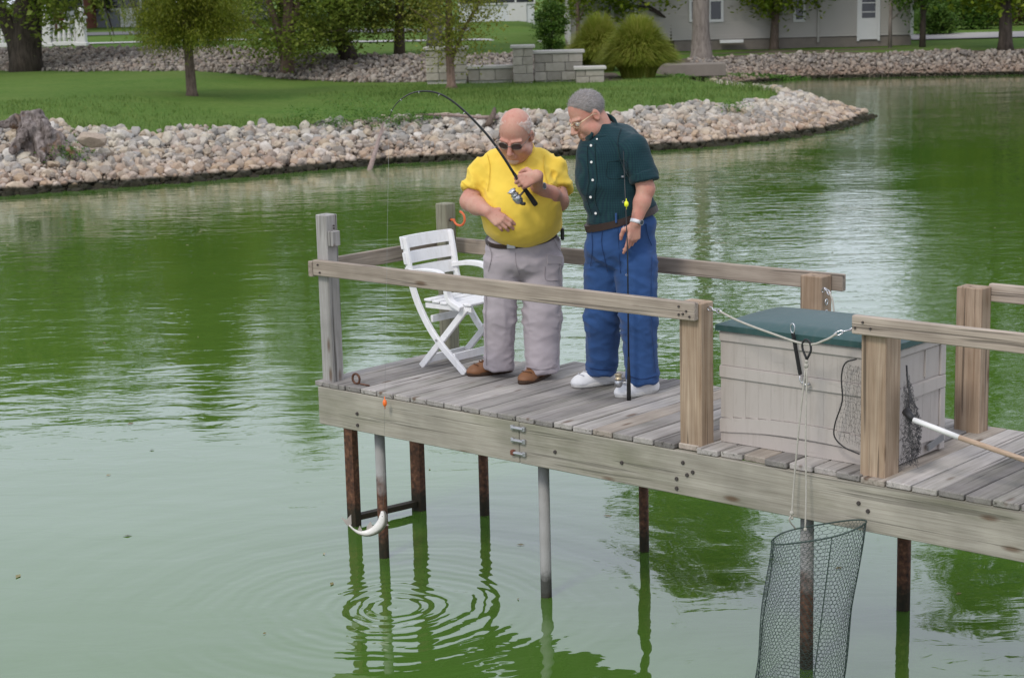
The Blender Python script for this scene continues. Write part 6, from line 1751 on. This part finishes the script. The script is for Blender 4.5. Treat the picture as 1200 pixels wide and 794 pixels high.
# shirt buttons, belt loop, watch, glasses, hair, shoes
M_button = plain('white_button', (.72, .71, .68), .35, .5)
def on_surface(px, py, obj_pts, dflt):
    """depth of the cloth along a sight line"""
    d = ray(px, py); o = np.array([0, 0, CZ]); d = d / np.linalg.norm(d); q = obj_pts - o; t = q @ d; dist = np.linalg.norm(q - t[:, None] * d, axis=1)
    k = dist < .012
    return o + d * (t[k].min() if k.any() else dflt)
shv = np.array([v.co[:] for v in bpy.data.objects['shirt'].data.vertices]) + g2
for (x, y, r_) in ((692.5, 170.5, .0075), (693, 190, .0075), (694.5, 211, .0075), (692, 231, .0075), (698, 250, .0075), (699.5, 163, .0055)):
    p = on_surface(x, y, shv, 10.0); dv = np.array([0, 0, CZ]) - p; dv /= np.linalg.norm(dv)
    MB().tube([p - g2 - dv * .004, p - g2 + dv * .003], [r_, r_ * .9], 10).build('button', M_button, man2)
P_ = K(722, 255.5, -.150) - g2
MB().box(P_, (.012, .010, .056), None, .003).build('belt_loop', M_jean, man2)
ad = wr2 - el2; ad /= np.linalg.norm(ad)
watch(man2, wr2 - ad * .006, ad, (.72, -.65, .15), .034, plain('white_watch_strap', (.72, .72, .73), .4), .02, .016)
glasses(L2, M2, HS2, M_gold, None, man2, False)
for q in (-1, 1): MB().ball(L2(q * .032, .084, -.004) - g2, .0128 * HS2, 2).build('eye', M_eye, man2, True)
h2 = hairpiece('hair', L2, M2, HS2, [((0, .058, .078), (0, .80, -.60)), ((0, 0, -.05), (0, .25, -1))], .0020, plain('grey_scalp', (.27, .235, .215), .85, .1, 0, .2, 60), man2, .001)
c2 = (np.array((0, -.75, -.25)) @ M2)
strands('hair_strands', h2, man2, 15000, .026, .0005, lambda P: np.tile(c2, (len(P), 1)), M_str2, .10, 4)
shoe(man2, gz(720, 447.5, DECK + TOP), gz(671.5, 454, DECK + TOP), M_sneak, M_solew, 1.17, M_lacew, .09)
shoe(man2, gz(769, 458, DECK + TOP), gz(723, 466, DECK + TOP), M_sneak, M_solew, 1.17, M_lacew, .09)
def surf_pts(objs, parent):
    return np.concatenate([np.array([v.co[:] for v in o.data.vertices]) for o in objs]) + np.array(parent.location)
def seam(name, path, pts3, parent, mat, r=.0022, n=10):
    P = [np.array(on_surface(float(q[0]), float(q[1]), pts3, 10.4)) for q in curve(path, n)]
    dep = np.array([np.linalg.norm(p - np.array([0, 0, CZ])) for p in P]); med = np.median(dep); dep = np.where(np.abs(dep - med) > .25, med, dep)
    for _ in range(3): dep[1:-1] = (dep[:-2] + 2 * dep[1:-1] + dep[2:]) / 4
    o = np.array([0, 0, CZ]); P = [o + (p - o) / np.linalg.norm(p - o) * (d_ + .0012) for p, d_ in zip(P, dep)]
    return local_tube(name, P, r, mat, parent, 5)
kid = lambda par, nm: [o for o in par.children if o.name.split('.')[0] == nm]
M_seamj = cloth('denim_stitch', (.016, .040, .12), .2); M_seamk = cloth('twill_stitch', (.27, .24, .25), .1); M_seamy = cloth('jersey_hem', (.66, .44, .04), .05); M_seamg = cloth('shirt_stitch', (.006, .020, .024), .1)
jp = surf_pts(kid(man2, 'jeans'), man2)
for pth in ([(706, 268), (705, 285), (709, 305), (712, 318)], [(724, 264), (725, 285), (727, 320)], [(757, 262), (759, 275), (764, 288)], [(764, 300), (763, 350), (765, 400), (768, 436)], [(693, 268), (694, 290), (692, 312)],
            ): seam('stitching', pth, jp, man2, M_seamj, .0020)
seam('hem', [(691, 431), (706, 433), (722, 430)], jp, man2, M_seamj, .003); seam('hem', [(736, 440), (752, 444), (770, 440)], jp, man2, M_seamj, .003)
kp = surf_pts(kid(man1, 'trousers'), man1)
for pth in ([(604, 296), (605, 310), (609, 322)], [(572, 285), (576, 300), (572, 318)], [(649, 280), (655, 292), (660, 296)], [(657, 310), (657, 350), (655, 425)], [(639, 312), (640, 328), (657, 328)], [(570, 330), (569, 380), (570, 428)],): seam('stitching', pth, kp, man1, M_seamk, .0019)
seam('hem', [(617, 430), (634, 433), (653, 429)], kp, man1, M_seamk, .0026)
yp = surf_pts(kid(man1, 't_shirt'), man1)
for pth in ([(571, 181), (574, 195), (573, 212), (571, 224)], [(638, 181), (637, 195), (640, 210), (642, 218)], [(541, 213), (549, 219), (561, 222)], [(645, 215), (656, 219), (666, 222)]): seam('stitching', pth, yp, man1, M_seamy, .0019)
gp = surf_pts(kid(man2, 'shirt'), man2); gq = surf_pts(kid(man2, 'sleeve'), man2); gg_ = np.concatenate([gp, gq])
for pth in ([(697, 168), (698, 190), (699.5, 212), (697, 233), (703, 252)], [(688.5, 170), (688.5, 190), (690, 212), (687.5, 231), (693.5, 252)], [(712, 190), (712, 208), (733, 207), (733, 189), (712, 190)], [(728, 150), (724, 165), (727, 185), (736, 204)]): seam('stitching', pth, gg_, man2, M_seamg, .0020)
# his own rod, held upright with the butt on the boards
ra = gz(737, 469, DECK + TOP + .001); rb_ = gy(735.5, 296, Y2 - .26); rtp = gy(730.5, 177, Y2 - .27)
rod2 = thing('fishing_rod', 'thin upright fishing rod resting its black butt on the boards beside white sneakers', 'fishing rod', ra)
local_tube('handle', [ra, ra + np.array((0, 0, .03)), ra * .72 + rb_ * .28 - np.array([0, 0, .10]), ra * .70 + rb_ * .30], [.0125, .0125, .0105, .006], M_cork, rod2, 10)
local_tube('blank', [ra * .70 + rb_ * .30, rb_, rtp], [.0052, .0036, .0014], M_rod, rod2, 8)
sp0 = ra * .88 + rb_ * .12
rc = sp0 + np.array((-.055, .03, -.0)); rd = (rb_ - ra) / np.linalg.norm(rb_ - ra)
local_tube('reel_stem', [sp0, rc], .006, M_steel, rod2)
local_tube('reel_body', [rc - rd * .03, rc - rd * .02, rc + rd * .005, rc + rd * .012], [.012, .022, .024, .018], M_watch, rod2, 12)
local_tube('spool', [rc + rd * .014, rc + rd * .018, rc + rd * .022, rc + rd * .040, rc + rd * .044, rc + rd * .05], [.02, .025, .018, .018, .025, .014], plain('brassy_spool', (.50, .42, .28), .3, .5, .7), rod2, 14)
for f_ in (.42, .55, .70, .80, .9):
    q = ra + (rtp - ra) * f_ if f_ > .6 else ra + (rb_ - ra) * (f_ * 1.55)
    local_tube('line_guide', [q + np.array((-.007 + .006 * math.cos(a), 0, .004 * math.sin(a))) + np.array((0, .006 * math.sin(a), 0)) for a in np.linspace(0, 6.283, 9)[:-1]], .0012, M_steel, rod2, 4, True)
fp = gy(734, 239, Y2 - .272)
f2 = thing('fishing_float', 'little fluorescent yellow float on the upright rod against the dark green shirt', 'float', fp)
M_fyel = plain('fluorescent_yellow', (.80, .86, .02), .4, .5)
MB().ball((0, 0, 0), (.0125, .0125, .018), 2).build('float_body', M_fyel, f2, True); MB().tube([(0, 0, -.03), (0, 0, .03)], .0022, 6).build('float_stem', M_fyel, f2, True)
